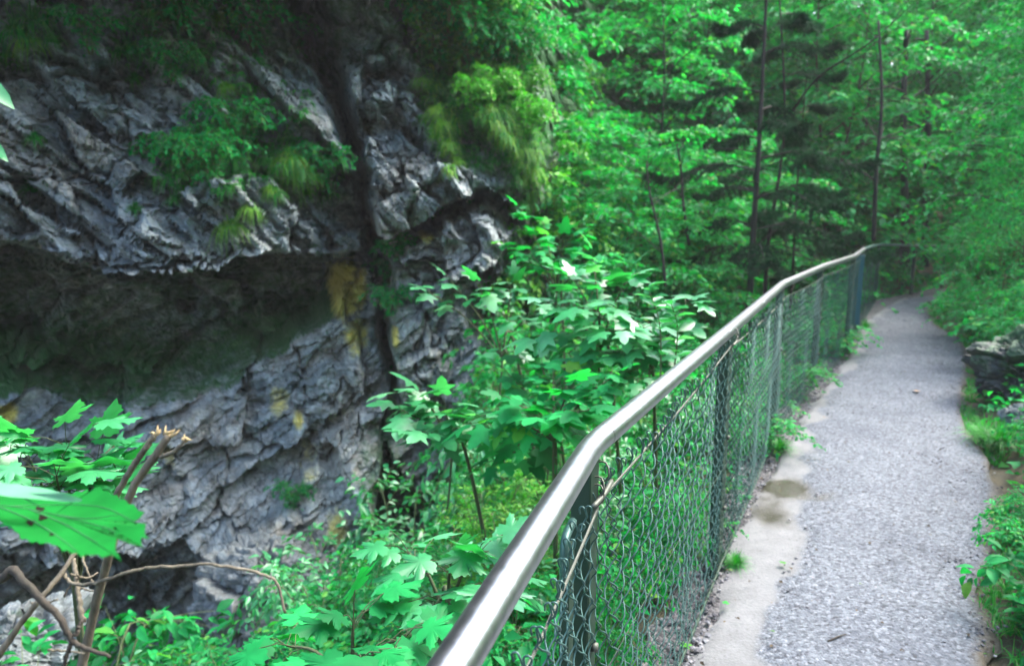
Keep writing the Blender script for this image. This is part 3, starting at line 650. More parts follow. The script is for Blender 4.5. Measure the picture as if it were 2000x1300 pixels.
def make_tree(H_, rad, nlimb, leaf_m, size, bark, tr, h0=.12, nt=12, per=9, lean=0):
    root = empty("leafy_tree", "x", "tree"); w = MB(); lv = []
    tp = spline([(0, 0, -.4), (lean * .3 + rng.normal(0, .05), rng.normal(0, .05), H_ * .35), (lean + rng.normal(0, .1), rng.normal(0, .1), H_ * .7), (lean * 1.4, 0, H_)], 20)
    w.tube(tp, np.linspace(tr * .6, tr * .1, 20), 8, False)
    for k in range(nlimb):
        f = h0 + (1 - h0) * (k + .5) / nlimb; b0 = np.array([np.interp(f, np.linspace(0, 1, 20), tp[:, a]) for a in range(3)])
        az = k * 2.4 + rng.normal(0, .3); ln = rad * (1.15 - .75 * f ** 1.5) * rng.uniform(.75, 1.15); e = np.array([math.cos(az), math.sin(az), 0]); ri = ln * rng.uniform(.1, .45)
        P = spline([b0, b0 + e * ln * .4 + np.array([0, 0, ri * .7]), b0 + e * ln * .75 + np.array([0, 0, ri * .8]), b0 + e * ln + np.array([0, 0, ri * .55])], 12)
        twiggy(w, lv, P, tr * .28 * (1.1 - f * .6), int(nt * 1.35), ln * .5, None, size * 1.12, .2, .12, int(per * 1.35))
    finish("trunk", bark, w, "crown", leaf_m, lv, SMALL, root)
    root["h"] = H_; return root
def make_shrub(H_, rad, nst, leaf_m, size, tpl, nt=9, per=8, wood='stem', droop=.35):
    root = empty("leafy_shrub", "x", "shrub"); w = MB(); lv = []
    for k in range(nst):
        az = k * 2.4 + rng.normal(0, .4); e = np.array([math.cos(az), math.sin(az), 0]); h = H_ * rng.uniform(.55, 1.0); r_ = rad * rng.uniform(.3, 1.0)
        P = spline([e * rad * .05 - np.array([0, 0, .15]), e * r_ * .3 + np.array([0, 0, h * .55]), e * r_ * .7 + np.array([0, 0, h]), e * r_ * 1.15 + np.array([0, 0, h * (1 - droop * .5)])], 14)
        twiggy(w, lv, P, .006 * H_ + .002, int(nt * 1.3), rad * .6, None, size, .3, .08, int(per * 1.2))
    finish("stem", M[wood], w, "foliage", leaf_m, lv, tpl, root); root["h"] = H_ * 1.28; return root
def blades(mb, n, ln, wd, spread, droop, hang=0, out=np.array([0., 0, 1.])):
    az = rng.random(n) * 2 * math.pi; l_ = ln * rng.uniform(.5, 1.1, n); sp = spread * rng.random(n) ** .7
    e = np.stack([np.cos(az), np.sin(az), 0 * az], 1); b0 = e * (ln * .12 * rng.random(n))[:, None]
    q = np.linspace(0, 1, 6); V = []
    for i in range(6):
        s = q[i]; P = b0 + l_[:, None] * (out * (s - hang * s * s)[..., None] * (1 - .3 * sp)[:, None] + e * (sp * s)[:, None]); P = P - np.array([0, 0, 1.]) * (droop * l_ * s * s * (.5 + sp))[:, None]
        side = np.stack([-np.sin(az), np.cos(az), 0 * az], 1) * (wd * (1 - s ** 1.5) + .0004); V += [P - side, P + side]
    V = np.stack(V, 1).reshape(-1, 3); F = np.array([[2 * i, 2 * i + 1, 2 * i + 3, 2 * i + 2] for i in range(5)])
    mb.add(V, (F[None] + (np.arange(n) * 12)[:, None, None]).reshape(-1, 4))
def make_tuft(n, ln, m, wd=.003, spread=.8, droop=.5, name="grass_tuft"):
    mb = MB(); blades(mb, n, ln, wd, spread, droop); o = mb.build(name, m); return tag(o, "x", "grass tuft")

def set_at(o, loc, s=1, rz=0, label=None, group=None, sz=None):
    o.location = loc; o.scale = (s, s, sz or s); o.rotation_euler = (0, 0, rz)
    if label: o["label"] = label
    if group: o["group"] = group
_used = set()
def place(proto, u, y, vtop, label, group=None, wide=1.0, z0=None, clear=1.9):
    """stands on the ground at that bearing and distance; its top reaches the given height in the picture"""
    o = proto if proto.name not in _used else copy_tree(proto); _used.add(proto.name)
    p = Yp(u, vtop, y)
    if proto['h'] > 2 and u < 1840:
        while sdist(np.array([[p[0], y]]), FENCE)[0] > -clear: y += .3; p = Yp(u, vtop, y)
    zg = tz(p[0], y) if z0 is None else z0
    s = max((p[2] - zg) / proto["h"], .25)
    o.location = (p[0], y, zg - .03); sw = (float(np.clip(s, .7, 1.25)) if proto['h'] < 2 else max(s, .3)) * wide; o.scale = (sw, sw, s); o.rotation_euler = (0, 0, rng.random() * 6.28); o["label"] = label
    if group: o["group"] = group
    return o

# --- trees on the far side of the fence and on the bank
TA = make_tree(9, 2.6, 34, M['leaf'], .115, M['bark_dark'], .09)
TB = make_tree(9, 2.2, 30, M['leaf_dark'], .105, M['bark_dark'], .08)
TC = make_tree(8, 2.4, 30, M['leaf'], .13, M['bark'], .07, .06, 12, 10, .5)
TD = make_tree(5, 1.9, 26, M['leaf'], .095, M['bark'], .045, .08, 11, 9)
TY = make_tree(4.2, 1.5, 24, M['leaf_yellow'], .085, M['bark'], .04, .05, 11, 9)
gT = "leafy trees of the wood beyond the fence"
LT = "leafy green tree in the wood beyond the fence"
for (t, u, y, vt, w_) in ((TA, 1290, 12.5, -98, .9), (TB, 1400, 14.5, -114, .9), (TC, 1640, 12.5, -95, .9), (TA, 1720, 17, -114, .8), (TB, 1560, 16.5, -98, .9),
                          (TC, 1190, 15.5, -200, 1.), (TB, 1075, 14.2, -57, .9), (TA, 1000, 17.5, -220, 1.), (TC, 1330, 18.5, -260, 1.), (TA, 1470, 20, -260, 1.), (TB, 1800, 18.5, -106, .9), (TB, 930, 18, -76, .9)):
    place(t, u, y, vt, LT, gT, w_)
for k in range(26):
    place((TA, TC, TB, TC)[k % 4], 960 + k * 34 + rng.normal(0, 25), 14.5 + 1.3 * (k * 5 % 7) + rng.random(), -60 - 15 * (k * 3 % 5), LT, gT, 1.05)
gD = "low leafy trees on the slope behind the fence"
LD = "low bushy green tree on the slope behind the fence"
for k in range(16):
    place(TD, 1060 + k * 43 + rng.normal(0, 18), 9.6 + .5 * (k * 3 % 5) + .0040 * max(0, k * 43 - 300), 250 + 40 * (k * 2 % 5), LD, gD, 1.1)
for (t, u, y, vt, w_) in ((TD, 1150, 9.0, 330, 1.), (TD, 1230, 8.2, 400, 1.), (TD, 1330, 8.6, 430, 1.05), (TD, 1420, 9.5, 400, 1.), (TD, 1090, 10.5, 230, 1.), (TD, 1620, 10.6, 400, 1.), (TD, 1690, 12.8, 390, 1.), (TD, 1250, 10.8, 260, 1.), (TD, 1370, 11.5, 330, 1.), (TD, 1530, 12.4, 380, 1.)):
    place(t, u, y, vt, LD, gD, w_)
place(TY, 1095, 10.0, 255, "yellow green bushy tree beside the grassy cliff edge", None, .8)
place(TY, 1085, 9.0, 270, "bright yellow green bush at the foot of the grassy cliff rib", None, .8)
place(TY, 1050, 11.0, 150, "yellow green bushy tree hiding the upper right end of the cliff rib", None, .7)
place(TD, 1015, 11.6, -20, "small green tree at the top of the cliff rib, nearest the top edge", None, .8)
place(TD, 1075, 11.2, 60, "small green tree right of the cliff rib below the top edge", None, .8)
place(TY, 1130, 13.5, 130, "small yellowish tree in front of the pale rock on the far slope", None, .7)
place(TY, 930, 13.0, 40, "yellow green tree growing above the grassy cliff rib", None, .9)
TE = make_tree(9, 2.2, 26, M['leaf_dark'], .11, M['bark_dark'], .08, .34, 12, 10); TF = make_tree(9, 2.2, 26, M['leaf'], .12, M['bark_dark'], .08, .34, 12, 10)
gB = "leafy trees on the bank right of the path"
LB = "leafy tree leaning over the right hand bank of the path"
for (t, u, y, vt, w_) in ((TE, 2050, 12.2, -120, .8), (TF, 2090, 9.2, -200, .7), (TE, 2160, 7.4, -260, .7), (TF, 1945, 17.6, -100, .7), (TE, 2030, 15.5, -120, 1.), (TF, 1880, 21, -80, 1.), (TE, 2190, 11.5, -160, 1.), (TF, 2080, 18, -120, 1.), (TE, 1840, 23, -60, 1.2), (TF, 1960, 22, -80, 1.2)):
    place(t, u, y, vt, LB, gB, w_)

for (u, y, vt) in ((1945, 12.6, 330), (1985, 10.2, 250), (2040, 8.6, 180), (1930, 15.5, 330), (2090, 7.0, 150), (2000, 12.4, 200), (1965, 15.5, 240), (2060, 10.5, 120)):
    place(TD, u, y, vt, 'bushy tree on the bank right of the path', 'bushy trees on the bank right of the path', .62)
for (t, u, y, vt) in ((TA, 2090, 12.5, -160), (TC, 1985, 18.0, -120), (TA, 2150, 8.8, -260), (TC, 2050, 14.5, -140), (TA, 1850, 22, -120), (TC, 1780, 21, -120)):
    place(t, u, y, vt, LB, gB, 1.0)
# --- spruces with dark drooping boughs
def make_spruce(H_, tr, nb, ln, bend, fork=False):
    root = empty("spruce_tree", "x", "tree"); w = MB(); lv = []
    tp = spline([(0, 0, -.3), (bend * .3, 0, H_ * .3), (-bend * .3, 0, H_ * .6), (bend, 0, H_)], 26); w.tube(tp, np.linspace(tr, tr * .2, 26), 9, False)
    for k in range(nb):
        f = .30 + .70 * (k + rng.random()) / nb; b0 = np.array([np.interp(f, np.linspace(0, 1, 26), tp[:, a]) for a in range(3)]); az = k * 2.4 + rng.normal(0, .3); e = np.array([math.cos(az), math.sin(az), 0])
        l_ = ln * (1.15 - .8 * f) * rng.uniform(.6, 1.15)
        P = spline([b0, b0 + e * l_ * .4 + np.array([0, 0, l_ * .06]), b0 + e * l_ * .75 - np.array([0, 0, l_ * .06]), b0 + e * l_ - np.array([0, 0, l_ * .02])], 14)
        w.tube(P, np.linspace(tr * .22, .003, 14), 5, False); T = unit(np.gradient(P, axis=0))
        for j in range(26):
            s = .2 + .8 * (j + rng.random()) / 26; i = min(int(s * 13), 13); sd = unit(np.cross(T[i], [0, 0, 1.])) * (1 if j % 2 else -1)
            d = unit(sd + T[i] * .9 - np.array([0, 0, rng.uniform(.1, .6)])); tl = l_ * .30 * (1.2 - s) * rng.uniform(.7, 1.2)
            nn = 105; q = rng.random(nn); pos = P[i] + d * (tl * q)[:, None] - np.array([0, 0, 1]) * (.25 * tl * q * q)[:, None]
            w.tube([P[i], P[i] + d * tl * .6 - np.array([0, 0, .09 * tl]), P[i] + d * tl - np.array([0, 0, .25 * tl])], [.004, .003, .001], 3, False)
            lv.append((pos, d * .6 + jit(nn, .6), jit(nn, 1),   .075 * rng.uniform(.7, 1.3, nn)))
    for k in range(16):        # dead bare twigs low on the stem
        f = rng.uniform(.1, .6); b0 = np.array([np.interp(f, np.linspace(0, 1, 26), tp[:, a]) for a in range(3)]); az = rng.random() * 6.3; e = np.array([math.cos(az), math.sin(az), rng.normal(.0, .35)])
        w.tube(spline([b0, b0 + e * .35, b0 + e * .8 + jit(1, .08)[0]], 8), np.linspace(.010, .003, 8), 4, False)
    tpl = (NEEDLE[0] * np.array([2.2, 1, 1]), NEEDLE[1]); finish("trunk", M['bark_dark'], w, "crown", M['needle_dark'], lv, tpl, root); root["h"] = H_; return root
SA = make_spruce(6.5, .062, 19, 2.1, .05); SB = make_spruce(6.2, .040, 15, 1.8, .22); SC = make_spruce(5.2, .034, 12, 1.5, -.12)
place(SA, 1508, 8.8, -190, "straight thick spruce trunk with dark level boughs just behind the fence", "spruces behind the fence", 1, None, .7)
place(SB, 1546, 9.5, -140, "thin crooked spruce right beside the thickest spruce trunk", "spruces behind the fence", 1, None, .7)
place(SC, 1574, 10.0, 120, "short dark spruce, rightmost of the three behind the fence", "spruces behind the fence", 1, None, .7)
def bare(name, label, pts, r, m, twigs=8, cat="tree", part="trunk"):
    root = empty(name, label, cat, pts[0]); w = MB(); P = spline(np.asarray(pts) - np.asarray(pts[0]), 30); w.tube(P, np.linspace(r, r * .45, 30), 8, True)
    for k in range(twigs):
        i = rng.integers(6, 29); d = np.array([rng.normal(), rng.normal(), rng.uniform(.2, .9)]); d /= np.linalg.norm(d); l_ = rng.uniform(.3, 1.1) * max(1, r * 12)
        w.tube(spline([P[i], P[i] + d * l_ * .5 + jit(1, .04)[0], P[i] + d * l_ + jit(1, .1)[0]], 8), np.linspace(r * .3, r * .06, 8), 4, False)
    w.build(part, m, root); return root
def U(u, v, y): return Yp(u, v, y)
bare("bare_tree", "slim dark upright trunk right of the spruces, crossing pale leaves", [U(1706, 470, 10.4), U(1712, 330, 10.4), U(1722, 200, 10.4), U(1716, 40, 10.5)], .035, M['bark_dark'])
bare("bare_tree", "very thin bare sapling left of the spruces among bright leaves", [U(1346, 480, 8.6), U(1335, 400, 8.6), U(1330, 330, 8.6), U(1322, 280, 8.6)], .020, M['bark_dark'])
bare("bare_tree", "grey barked tree trunk at the top of the picture on the far slope", [U(1352, 330, 16.5), U(1348, 165, 16.5), U(1350, 20, 16.5), U(1346, -150, 16.5)], .17, M['bark_pale'], 5)
bare("bare_tree", "dark trunk behind the far end of the fence, left one of a pair", [U(1766, 520, 14.8), U(1768, 420, 14.8), U(1764, 250, 14.8), U(1770, 60, 14.8)], .10, M['bark_dark'])
bare("bare_tree", "dark trunk behind the far end of the fence, right one of a pair", [U(1806, 520, 15.3), U(1808, 420, 15.3), U(1812, 250, 15.3), U(1810, 60, 15.3)], .085, M['bark_dark'])
bare("bare_tree", "thin dark leaning stem behind the fence near the bright maple leaves", [U(1300, 560, 7.2), U(1290, 470, 7.2), U(1270, 380, 7.2), U(1262, 320, 7.2)], .016, M['bark_dark'])
for (lab, pts) in (("long dark branch slanting across the top right foliage", [U(1548, 215, 8.9), U(1600, 150, 8.6), U(1690, 90, 8.3), U(1760, 30, 8.2)]),):
    bare("bare_branch", lab, pts, .014, M['bark_dark'], 5, "branch", "branch_wood")

# --- far wood: one mass of leaves climbing the hill
def far_wood():
    n = 30000; x = rng.uniform(-14, 40, n); y = rng.uniform(17, 40, n)
    cl = worley(np.stack([x * .45, y * .45, 0 * x], 1), 31); h = 4.5 * (1 - cl[0]).clip(0, 1) * (.6 + .8 * cl[2]) * rng.random(n) ** .45
    z = terrain(np.stack([x, y], 1)) + h + .2
    P = np.stack([x, y, z], 1); Nn = np.array([0, -.35, 1.]) + jit(n, .4); Dd = np.stack([rng.normal(size=n), rng.normal(size=n), rng.normal(-.3, .3, n)], 1)
    V, F = put(SMALL, P, Dd, Nn, rng.uniform(.22, .45, n)); return mesh("woodland_foliage", V, F, M['leaf_dark'])
tag(far_wood(), "mass of green woodland climbing the far slope", None, None, "stuff")
# --- ground cover on the slope and the bank
def cover(name, cond, n, size, hgt, m, label, tpl=SMALL, box=(-7, 14, 0, 17)):
    x = rng.uniform(box[0], box[1], n * 3); y = rng.uniform(box[2], box[3], n * 3); P2 = np.stack([x, y], 1); k = cond(P2); P2 = P2[k][:n]; nn = len(P2)
    cl = fbm(np.concatenate([P2 * 1.1, 0 * P2[:, :1]], 1), 3, 66); z = terrain(P2) + hgt * rng.random(nn) * np.clip(.6 + cl, .1, 1.3)
    P = np.concatenate([P2, z[:, None]], 1); az = rng.random(nn) * 6.28; Dd = np.stack([np.cos(az), np.sin(az), rng.normal(-.1, .3, nn)], 1)
    V, F = put(tpl, P, Dd, np.array([0, 0, 1.]) + jit(nn, .35), size * rng.uniform(.5, 1.3, nn)); return tag(mesh(name, V, F, m), label, None, None, "stuff")
cover("slope_undergrowth", lambda P: (sdist(P, FENCE) < -.12) & (sdist(P, FENCE) > -9), 52000, .07, .45, M['leaf'], "low leafy undergrowth covering the slope below the fence")
cover("bank_undergrowth", lambda P: (sdist(P, SR) > .10) & (sdist(P, SR) < 7), 42000, .075, .38, M['leaf'], "low leafy undergrowth covering the bank right of the path", SMALL, (.5, 14, .5, 16))
def edge_grass():
    mb = MB(); P = resample(SR[2:-2], 1500) + rng.normal(0, .09, (1500, 2)); k = (sdist(P, SR) > -.02) & (vnoise(np.concatenate([P * 2.6, 0 * P[:, :1]], 1), 9) > .05); P = P[k]
    for p in P[:900]:
        m2 = MB(); blades(m2, 9, .13, .0025, .9, .5); mb.add(m2.V[0] + np.array([p[0], p[1], tz(*p) + .01]), m2.F[4][0])
    return mb.build("bank_grass", M['grass'])
tag(edge_grass(), "short grass fringing the right edge of the gravel path", None, None, "stuff")
# loose stones
def stones(name, A, B, n, s0, s1, z, label, bias=.5):
    A = resample(A, 600); B = resample(B, 600); k = (rng.random(n) ** 1.5 * 400).astype(int) + 90; t = rng.random(n) ** bias
    P = A[k] * (1 - t)[:, None] + B[k] * t[:, None] + rng.normal(0, .02, (n, 2))
    o = np.array([(1, 0, 0), (-1, 0, 0), (0, 1, 0), (0, -1, 0), (0, 0, 1), (0, 0, -1), (.6, .6, .6), (-.6, .6, .5), (.6, -.6, .5), (-.6, -.6, .6)]) * np.array([1, .8, .6])
    from mathutils.geometry import convex_hull_2d
    import bmesh
    bm = bmesh.new(); [bm.verts.new(v) for v in o]; bmesh.ops.convex_hull(bm, input=bm.verts); bmesh.ops.triangulate(bm, faces=bm.faces[:]); bm.verts.index_update()
    tpl = (np.array([v.co[:] for v in bm.verts]), np.array([[v.index for v in f.verts] for f in bm.faces])); bm.free()
    az = rng.random(n) * 6.28; V, F = put(tpl, np.c_[P, np.full(n, z)], np.stack([np.cos(az), np.sin(az), rng.normal(0, .2, n)], 1), np.array([0, 0, 1.]) + jit(n, .2), s0 + (s1 - s0) * rng.random(n) ** 3)
    return tag(mesh(name, V, F, M['stone'], None, False), label, None, None, "stuff")
stones("path_gravel", SM, SR, 9000, .0025, .011, .026, "loose grey chippings on the footpath", .6)
def litter():
    n = 420; A = resample(SL, 600); B = resample(SR, 600); k = (rng.random(n) ** 1.4 * 420).astype(int) + 90; t = np.where(rng.random(n) < .6, rng.beta(.35, .5, n), rng.random(n)); P = A[k] * (1 - t)[:, None] + B[k] * t[:, None]; az = rng.random(n) * 6.28
    V, F = put(SMALL, np.c_[P, np.full(n, .034)], np.stack([np.cos(az), np.sin(az), rng.normal(.1, .15, n)], 1), np.array([0, 0, 1.]) + jit(n, .25), rng.uniform(.006, .028, n)); return tag(mesh("path_litter", V, F, M['litter']), "scattered dark bits of leaf litter on the path", None, None, "stuff")
M['litter'] = leafmat("leaf_litter", [(0, (.02, .015, .01)), (.7, (.06, .045, .025)), (.9, (.14, .10, .05)), (1, (.05, .14, .03))], .7, .1, .2, (1, 1, 1)); litter()
stones("verge_gravel", FE[:13], SL[:13], 5000, .004, .018, .0, "pale and dark loose stones along the fence foot", .8)

# --- shrubs and ferns of the thicket below the fence
SH1 = make_shrub(1.2, .75, 12, M['leaf'], .085, OVAL, 11, 9); SH2 = make_shrub(1.1, .7, 12, M['leaf_pale'], .075, OVAL, 11, 9); SH3 = make_shrub(1.3, .8, 13, M['leaf'], .055, OVAL, 14, 11)
SH4 = make_shrub(1.0, .7, 11, M['leaf_dark'], .07, OVAL, 11, 9); NARROW = (OVAL[0] * np.array([.55, 1, .5]), OVAL[1]); FE1 = make_shrub(1.0, .6, 14, M['leaf_yellow'], .05, NARROW, 18, 16, 'stem', .6); FE2 = make_shrub(.9, .6, 13, M['leaf'], .05, NARROW, 16, 14, 'stem', .6)
gS = "leafy shrubs of the thicket below the fence"
for (t, u, y, vt, lab, w_) in (
    (SH2, 650, 4.3, 985, "pale glossy shrub at the left tip of the thicket against the grey cliff", .9), (SH2, 790, 4.6, 880, "pale leaved shrub standing in front of the black hole in the cliff foot", .8),
    (SH3, 900, 4.4, 930, "fine leaved green shrub right of the black hole", .9), (SH1, 1010, 4.0, 900, "mid green shrub left of the handrail bend", .8),
    (SH1, 720, 3.3, 1110, "broad green shrub low in the middle of the thicket", .9), (SH3, 470, 3.3, 1200, "fine leaved shrub in front of the rounded boulder", .9),
    (SH3, 350, 3.0, 1235, "low green shrub right of the broken brown stems", .8), (SH1, 580, 2.9, 1190, "bright low shrub at the bottom edge below the boulder", .8),
    (SH4, 900, 3.2, 1060, "dark green shrub behind the pale maple leaves near the rail", .9), (SH1, 1020, 5.6, 800, "green shrub rising beside the blocky grey pillar", .8),
    (SH3, 1120, 5.2, 730, "fine leaved shrub under the tiers of maple leaves", .9), (SH1, 1250, 5.6, 640, "green shrub behind the handrail between maple tiers", .9),
    (SH4, 1340, 6.2, 600, "dark shrub behind the top of the chain link fence", .9), (SH3, 1060, 6.6, 560, "fine leaved shrub right of the upper rock block", .8),
    (SH2, 1045, 7.6, 415, "pale leaved shrub just right of the rock overhang", .8), (SH1, 1180, 7.0, 500, "green shrub behind the tallest maple sapling", .9),
    (SH3, 1440, 7.2, 560, "fine leaved shrub behind the second fence bay", .9), (SH4, 1570, 8.6, 560, "dark shrub seen through the third fence bay", .9),
    (SH1, 100, 3.2, 1120, "green shrub behind the large foreground leaf", .9), (SH1, 210, 3.6, 1130, "leafy shrub in the shade under the large foreground leaf", .8),
    (SH3, 1130, 3.4, 960, "fine leaved shrub seen through the nearest chain link bay", .9), (SH1, 1280, 3.9, 860, "green shrub seen through the chain link beside the first post", .9), (SH3, 1460, 5.4, 760, "green shrub seen through the second fence bay", .8),
    (SH3, 850, 3.6, 960, "fine leaved shrub just right of the black hole", .9), (SH1, 760, 3.7, 1015, "green shrub under the black hole", .8), (SH2, 930, 2.9, 1020, "pale leaved shrub left of the yellow green bushes", .7), (SH3, 985, 2.6, 1060, "fine leaved shrub left of the stay post", .7), (SH2, 645, 3.6, 1040, "pale leaved shrub right of the rounded boulder", .8), (SH3, 880, 2.5, 1130, "fine leaved shrub among the low maple leaves", .7), (SH1, 795, 2.7, 1120, "green shrub left of the low maple leaves", .7), (SH3, 700, 2.5, 1180, "fine leaved shrub in front of the pale shrubs at the bottom", .7), (SH1, 520, 2.6, 1235, "green shrub at the bottom below the end of the arching twig", .7), (SH3, 430, 2.7, 1220, "fine leaved shrub below the middle of the arching twig", .7), (SH2, 300, 2.7, 1245, "pale leaved shrub right beside the broken stems", .6),
    (SH3, 1010, 6.2, 530, "fine leaved shrub at the right edge of the grey pillar", .8), (SH1, 1095, 6.4, 470, "green shrub left of the bare leaning stem", .9), (SH3, 1065, 5.0, 640, "fine leaved shrub beneath the upper maple tiers", .8), (SH2, 1000, 5.0, 720, "pale leaved shrub beside the lower pillar", .7), (SH2, 1180, 4.6, 760, "pale leaved shrub under the tallest sapling", .8), (SH2, 1330, 5.2, 700, "pale leaved shrub right under the rail between two posts", .8), (SH2, 1120, 3.6, 900, "pale leaved shrub left of the first post", .7),
    (SH1, 1050, 2.7, 1100, "green shrub close under the handrail", .7), (SH1, 1195, 2.35, 960, "bright green shrub pressed against the chain link right of the first post", .36),
    (SH1, 1290, 2.9, 920, "bright green shrub pressed against the chain link in mid bay", .36), (SH3, 1350, 3.25, 880, "fine leaved shrub pressed against the chain link before the wide post", .36), (SH3, 1180, 2.05, 1090, "low fine leaved shrub at the foot of the first post", .36),
    (SH1, 1475, 4.6, 780, "green shrub pressed against the second fence bay", .6), (SH3, 1545, 6.0, 660, "fine leaved shrub pressed against the third fence bay", .7), (SH1, 1625, 7.8, 610, "green shrub behind the wide dark post", .8)):
    place(t, u, y, vt, lab, gS, w_)
for (t, u, y, vt, lab, w_) in ((FE1, 985, 3.3, 960, "yellow green feathery shrub under the handrail", 1.), (FE1, 1040, 3.0, 1050, "lower yellow green feathery shrub by the stay post", .9), (FE1, 950, 3.9, 900, "small yellowish feathery shrub in front of the dark hollow", .8),
                              (FE2, 460, 2.7, 1215, "green feathery shrub at the bottom edge left of the maple leaves", 1.), (FE2, 380, 2.9, 1225, "green feathery shrub beside the brown soil at the bottom", .9), (FE1, 1100, 4.2, 830, "yellowish feathery shrub below the maple tiers", 1.)):
    place(t, u, y, vt, lab, "feathery shrubs in the thicket", w_)

# --- maple saplings with leaves in tiers
def maple(label, base, tips, size, m, tpl, group=None, n_leaf=15):
    root = empty("maple_sapling", label, "sapling", base, 0, group); w = MB(); lv = []; base = np.asarray(base)
    tips = [np.asarray(t) - base for t in tips]; top = max(t[2] for t in tips); c = np.mean(tips, 0)
    main = spline([(0, 0, -.2), c * .35 + np.array([0, 0, top * .12]), c * .7 + np.array([0, 0, top * .2]), np.array([c[0] * .85, c[1] * .85, top * .62])], 24); w.tube(main, np.linspace(.014, .004, 24), 6, False)
    for t in tips:
        k = int(np.clip(np.interp(t[2] - .12 * np.linalg.norm(t[:2] - c[:2]), main[:, 2], np.arange(24)) - 4, 4, 23)); a = main[k]; mid = (a + t) / 2 + np.array([0, 0, .04])
        P = spline([a, mid, t], 16); w.tube(P, np.linspace(.006, .0025, 16), 5, False); T = unit(np.gradient(P, axis=0))
        for j in range(n_leaf):
            q = 1 - (j // 2) * .11 * min(1, .6 / (np.linalg.norm(t - a) + .1)) * 1.0; i = int(np.clip(q * 15, 2, 15)); s = 1 if j % 2 else -1
            sd = unit(np.cross(T[i], [0, 0, 1.])) * s; d = unit(sd * rng.uniform(.5, 1.) + T[i] * rng.uniform(.1, .9) + np.array([0, 0, rng.normal(-.02, .15)]))
            if j == n_leaf - 1: d, i = T[15], 15
            pl = size * rng.uniform(.4, 1.0); e = P[i] + d * pl + np.array([0, 0, .12 * pl]); w.tube([P[i], (P[i] + e) / 2 + np.array([0, 0, .01]), e], .0014, 3, False)
            dn = d + np.array([0, 0, rng.uniform(-.42, -.02)]) + jit(1, .12)[0]; lv.append((e[None], dn[None], (np.array([0, -.03, 1.]) + jit(1, .16)[0])[None], np.array([size * rng.uniform(.6, 1.2)])))
    finish("stem", M['petiole'], w, "foliage", m, lv, tpl, root); return root
def base_at(u, y):
    p = Yp(u, 900, y); return np.array([p[0], y, tz(p[0], y)])
gM = "maple saplings beyond the handrail"
maple("maple sapling whose branch reaches left over the grey pillar", base_at(1090, 4.4), [D(840, 572, 3.9), D(890, 562, 3.9), D(940, 570, 3.9), D(1000, 562, 4.0), D(990, 690, 3.7), D(1020, 630, 3.7)], .10, M['leaf_pale'], MAPLE, gM, 8)
maple("tallest maple sapling with wide bright tiers behind the rail", base_at(1230, 3.9), [D(1160, 520, 3.5), D(1225, 545, 3.4), D(1130, 560, 3.6), D(1080, 600, 3.5), D(1170, 610, 3.3), D(1260, 640, 3.3), D(1205, 650, 3.2), D(1060, 660, 3.5), D(1110, 690, 3.4)], .112, M['leaf_pale'], MAPLE, gM, 14)
maple("maple sapling with small bright leaves in front of the pale rock block", base_at(1120, 5.6), [D(1060, 440, 5.2), D(1100, 470, 5.1), D(1020, 420, 5.2), D(1150, 450, 5.1), D(1040, 500, 5.0), D(1180, 500, 5.0), D(990, 480, 5.1)], .112, M['leaf'], MAPLE, gM)
maple("maple sapling reaching left over the dark hollow with drooping leaves", base_at(990, 3.5), [D(785, 800, 3.2), D(830, 780, 3.2), D(870, 800, 3.2), D(840, 850, 3.1), D(910, 830, 3.2)], .112, M['leaf_pale'], MAPLE, gM)
maple("maple sapling with spreading leaves just left of the rail bend", base_at(1090, 3.2), [D(960, 830, 3.0), D(1010, 790, 3.0), D(1060, 820, 2.9), D(1110, 770, 3.0), D(1150, 800, 2.8), D(1190, 740, 3.0), D(1080, 740, 3.2)], .108, M['leaf'], MAPLE, gM)
maple("broad leaved maple sapling low beside the handrail", base_at(840, 2.0), [D(930, 1085, 1.75), D(880, 1110, 1.8), D(800, 1080, 1.9), D(850, 1180, 1.65), D(960, 1150, 1.65)], .085, M['leaf_pale'], MAPLE_FINE, gM, 7)
maple("maple sapling with toothed leaves at the bottom edge of the picture", base_at(720, 1.75), [D(690, 1215, 1.6), D(790, 1245, 1.5), D(700, 1290, 1.4), D(620, 1290, 1.5), D(560, 1260, 1.7)], .09, M['leaf'], MAPLE_FINE, gM, 6)
maple("pale leaved maple sapling behind the large foreground leaf at left", base_at(110, 2.3), [D(130, 870, 1.9), D(60, 900, 1.9), D(190, 900, 2.0), D(110, 930, 1.8), D(230, 930, 2.0), D(20, 880, 1.9), D(150, 960, 1.9)], .105, M['leaf_pale'], MAPLE_FINE, gM, 8)
maple("maple sapling with leaves just above the rail between the first two posts", base_at(1290, 3.9), [D(1215, 670, 3.3), D(1270, 690, 3.3), D(1310, 650, 3.4), D(1340, 600, 3.5), D(1180, 690, 3.3), D(1250, 740, 3.2)], .108, M['leaf_pale'], MAPLE, gM)
maple("maple sapling filling the space left of the rail bend", base_at(1130, 4.4), [D(1000, 740, 3.6), D(1060, 720, 3.6), D(1110, 850, 3.2), D(1030, 870, 3.2), D(980, 900, 3.2), D(1150, 720, 3.5)], .108, M['leaf'], MAPLE, gM)
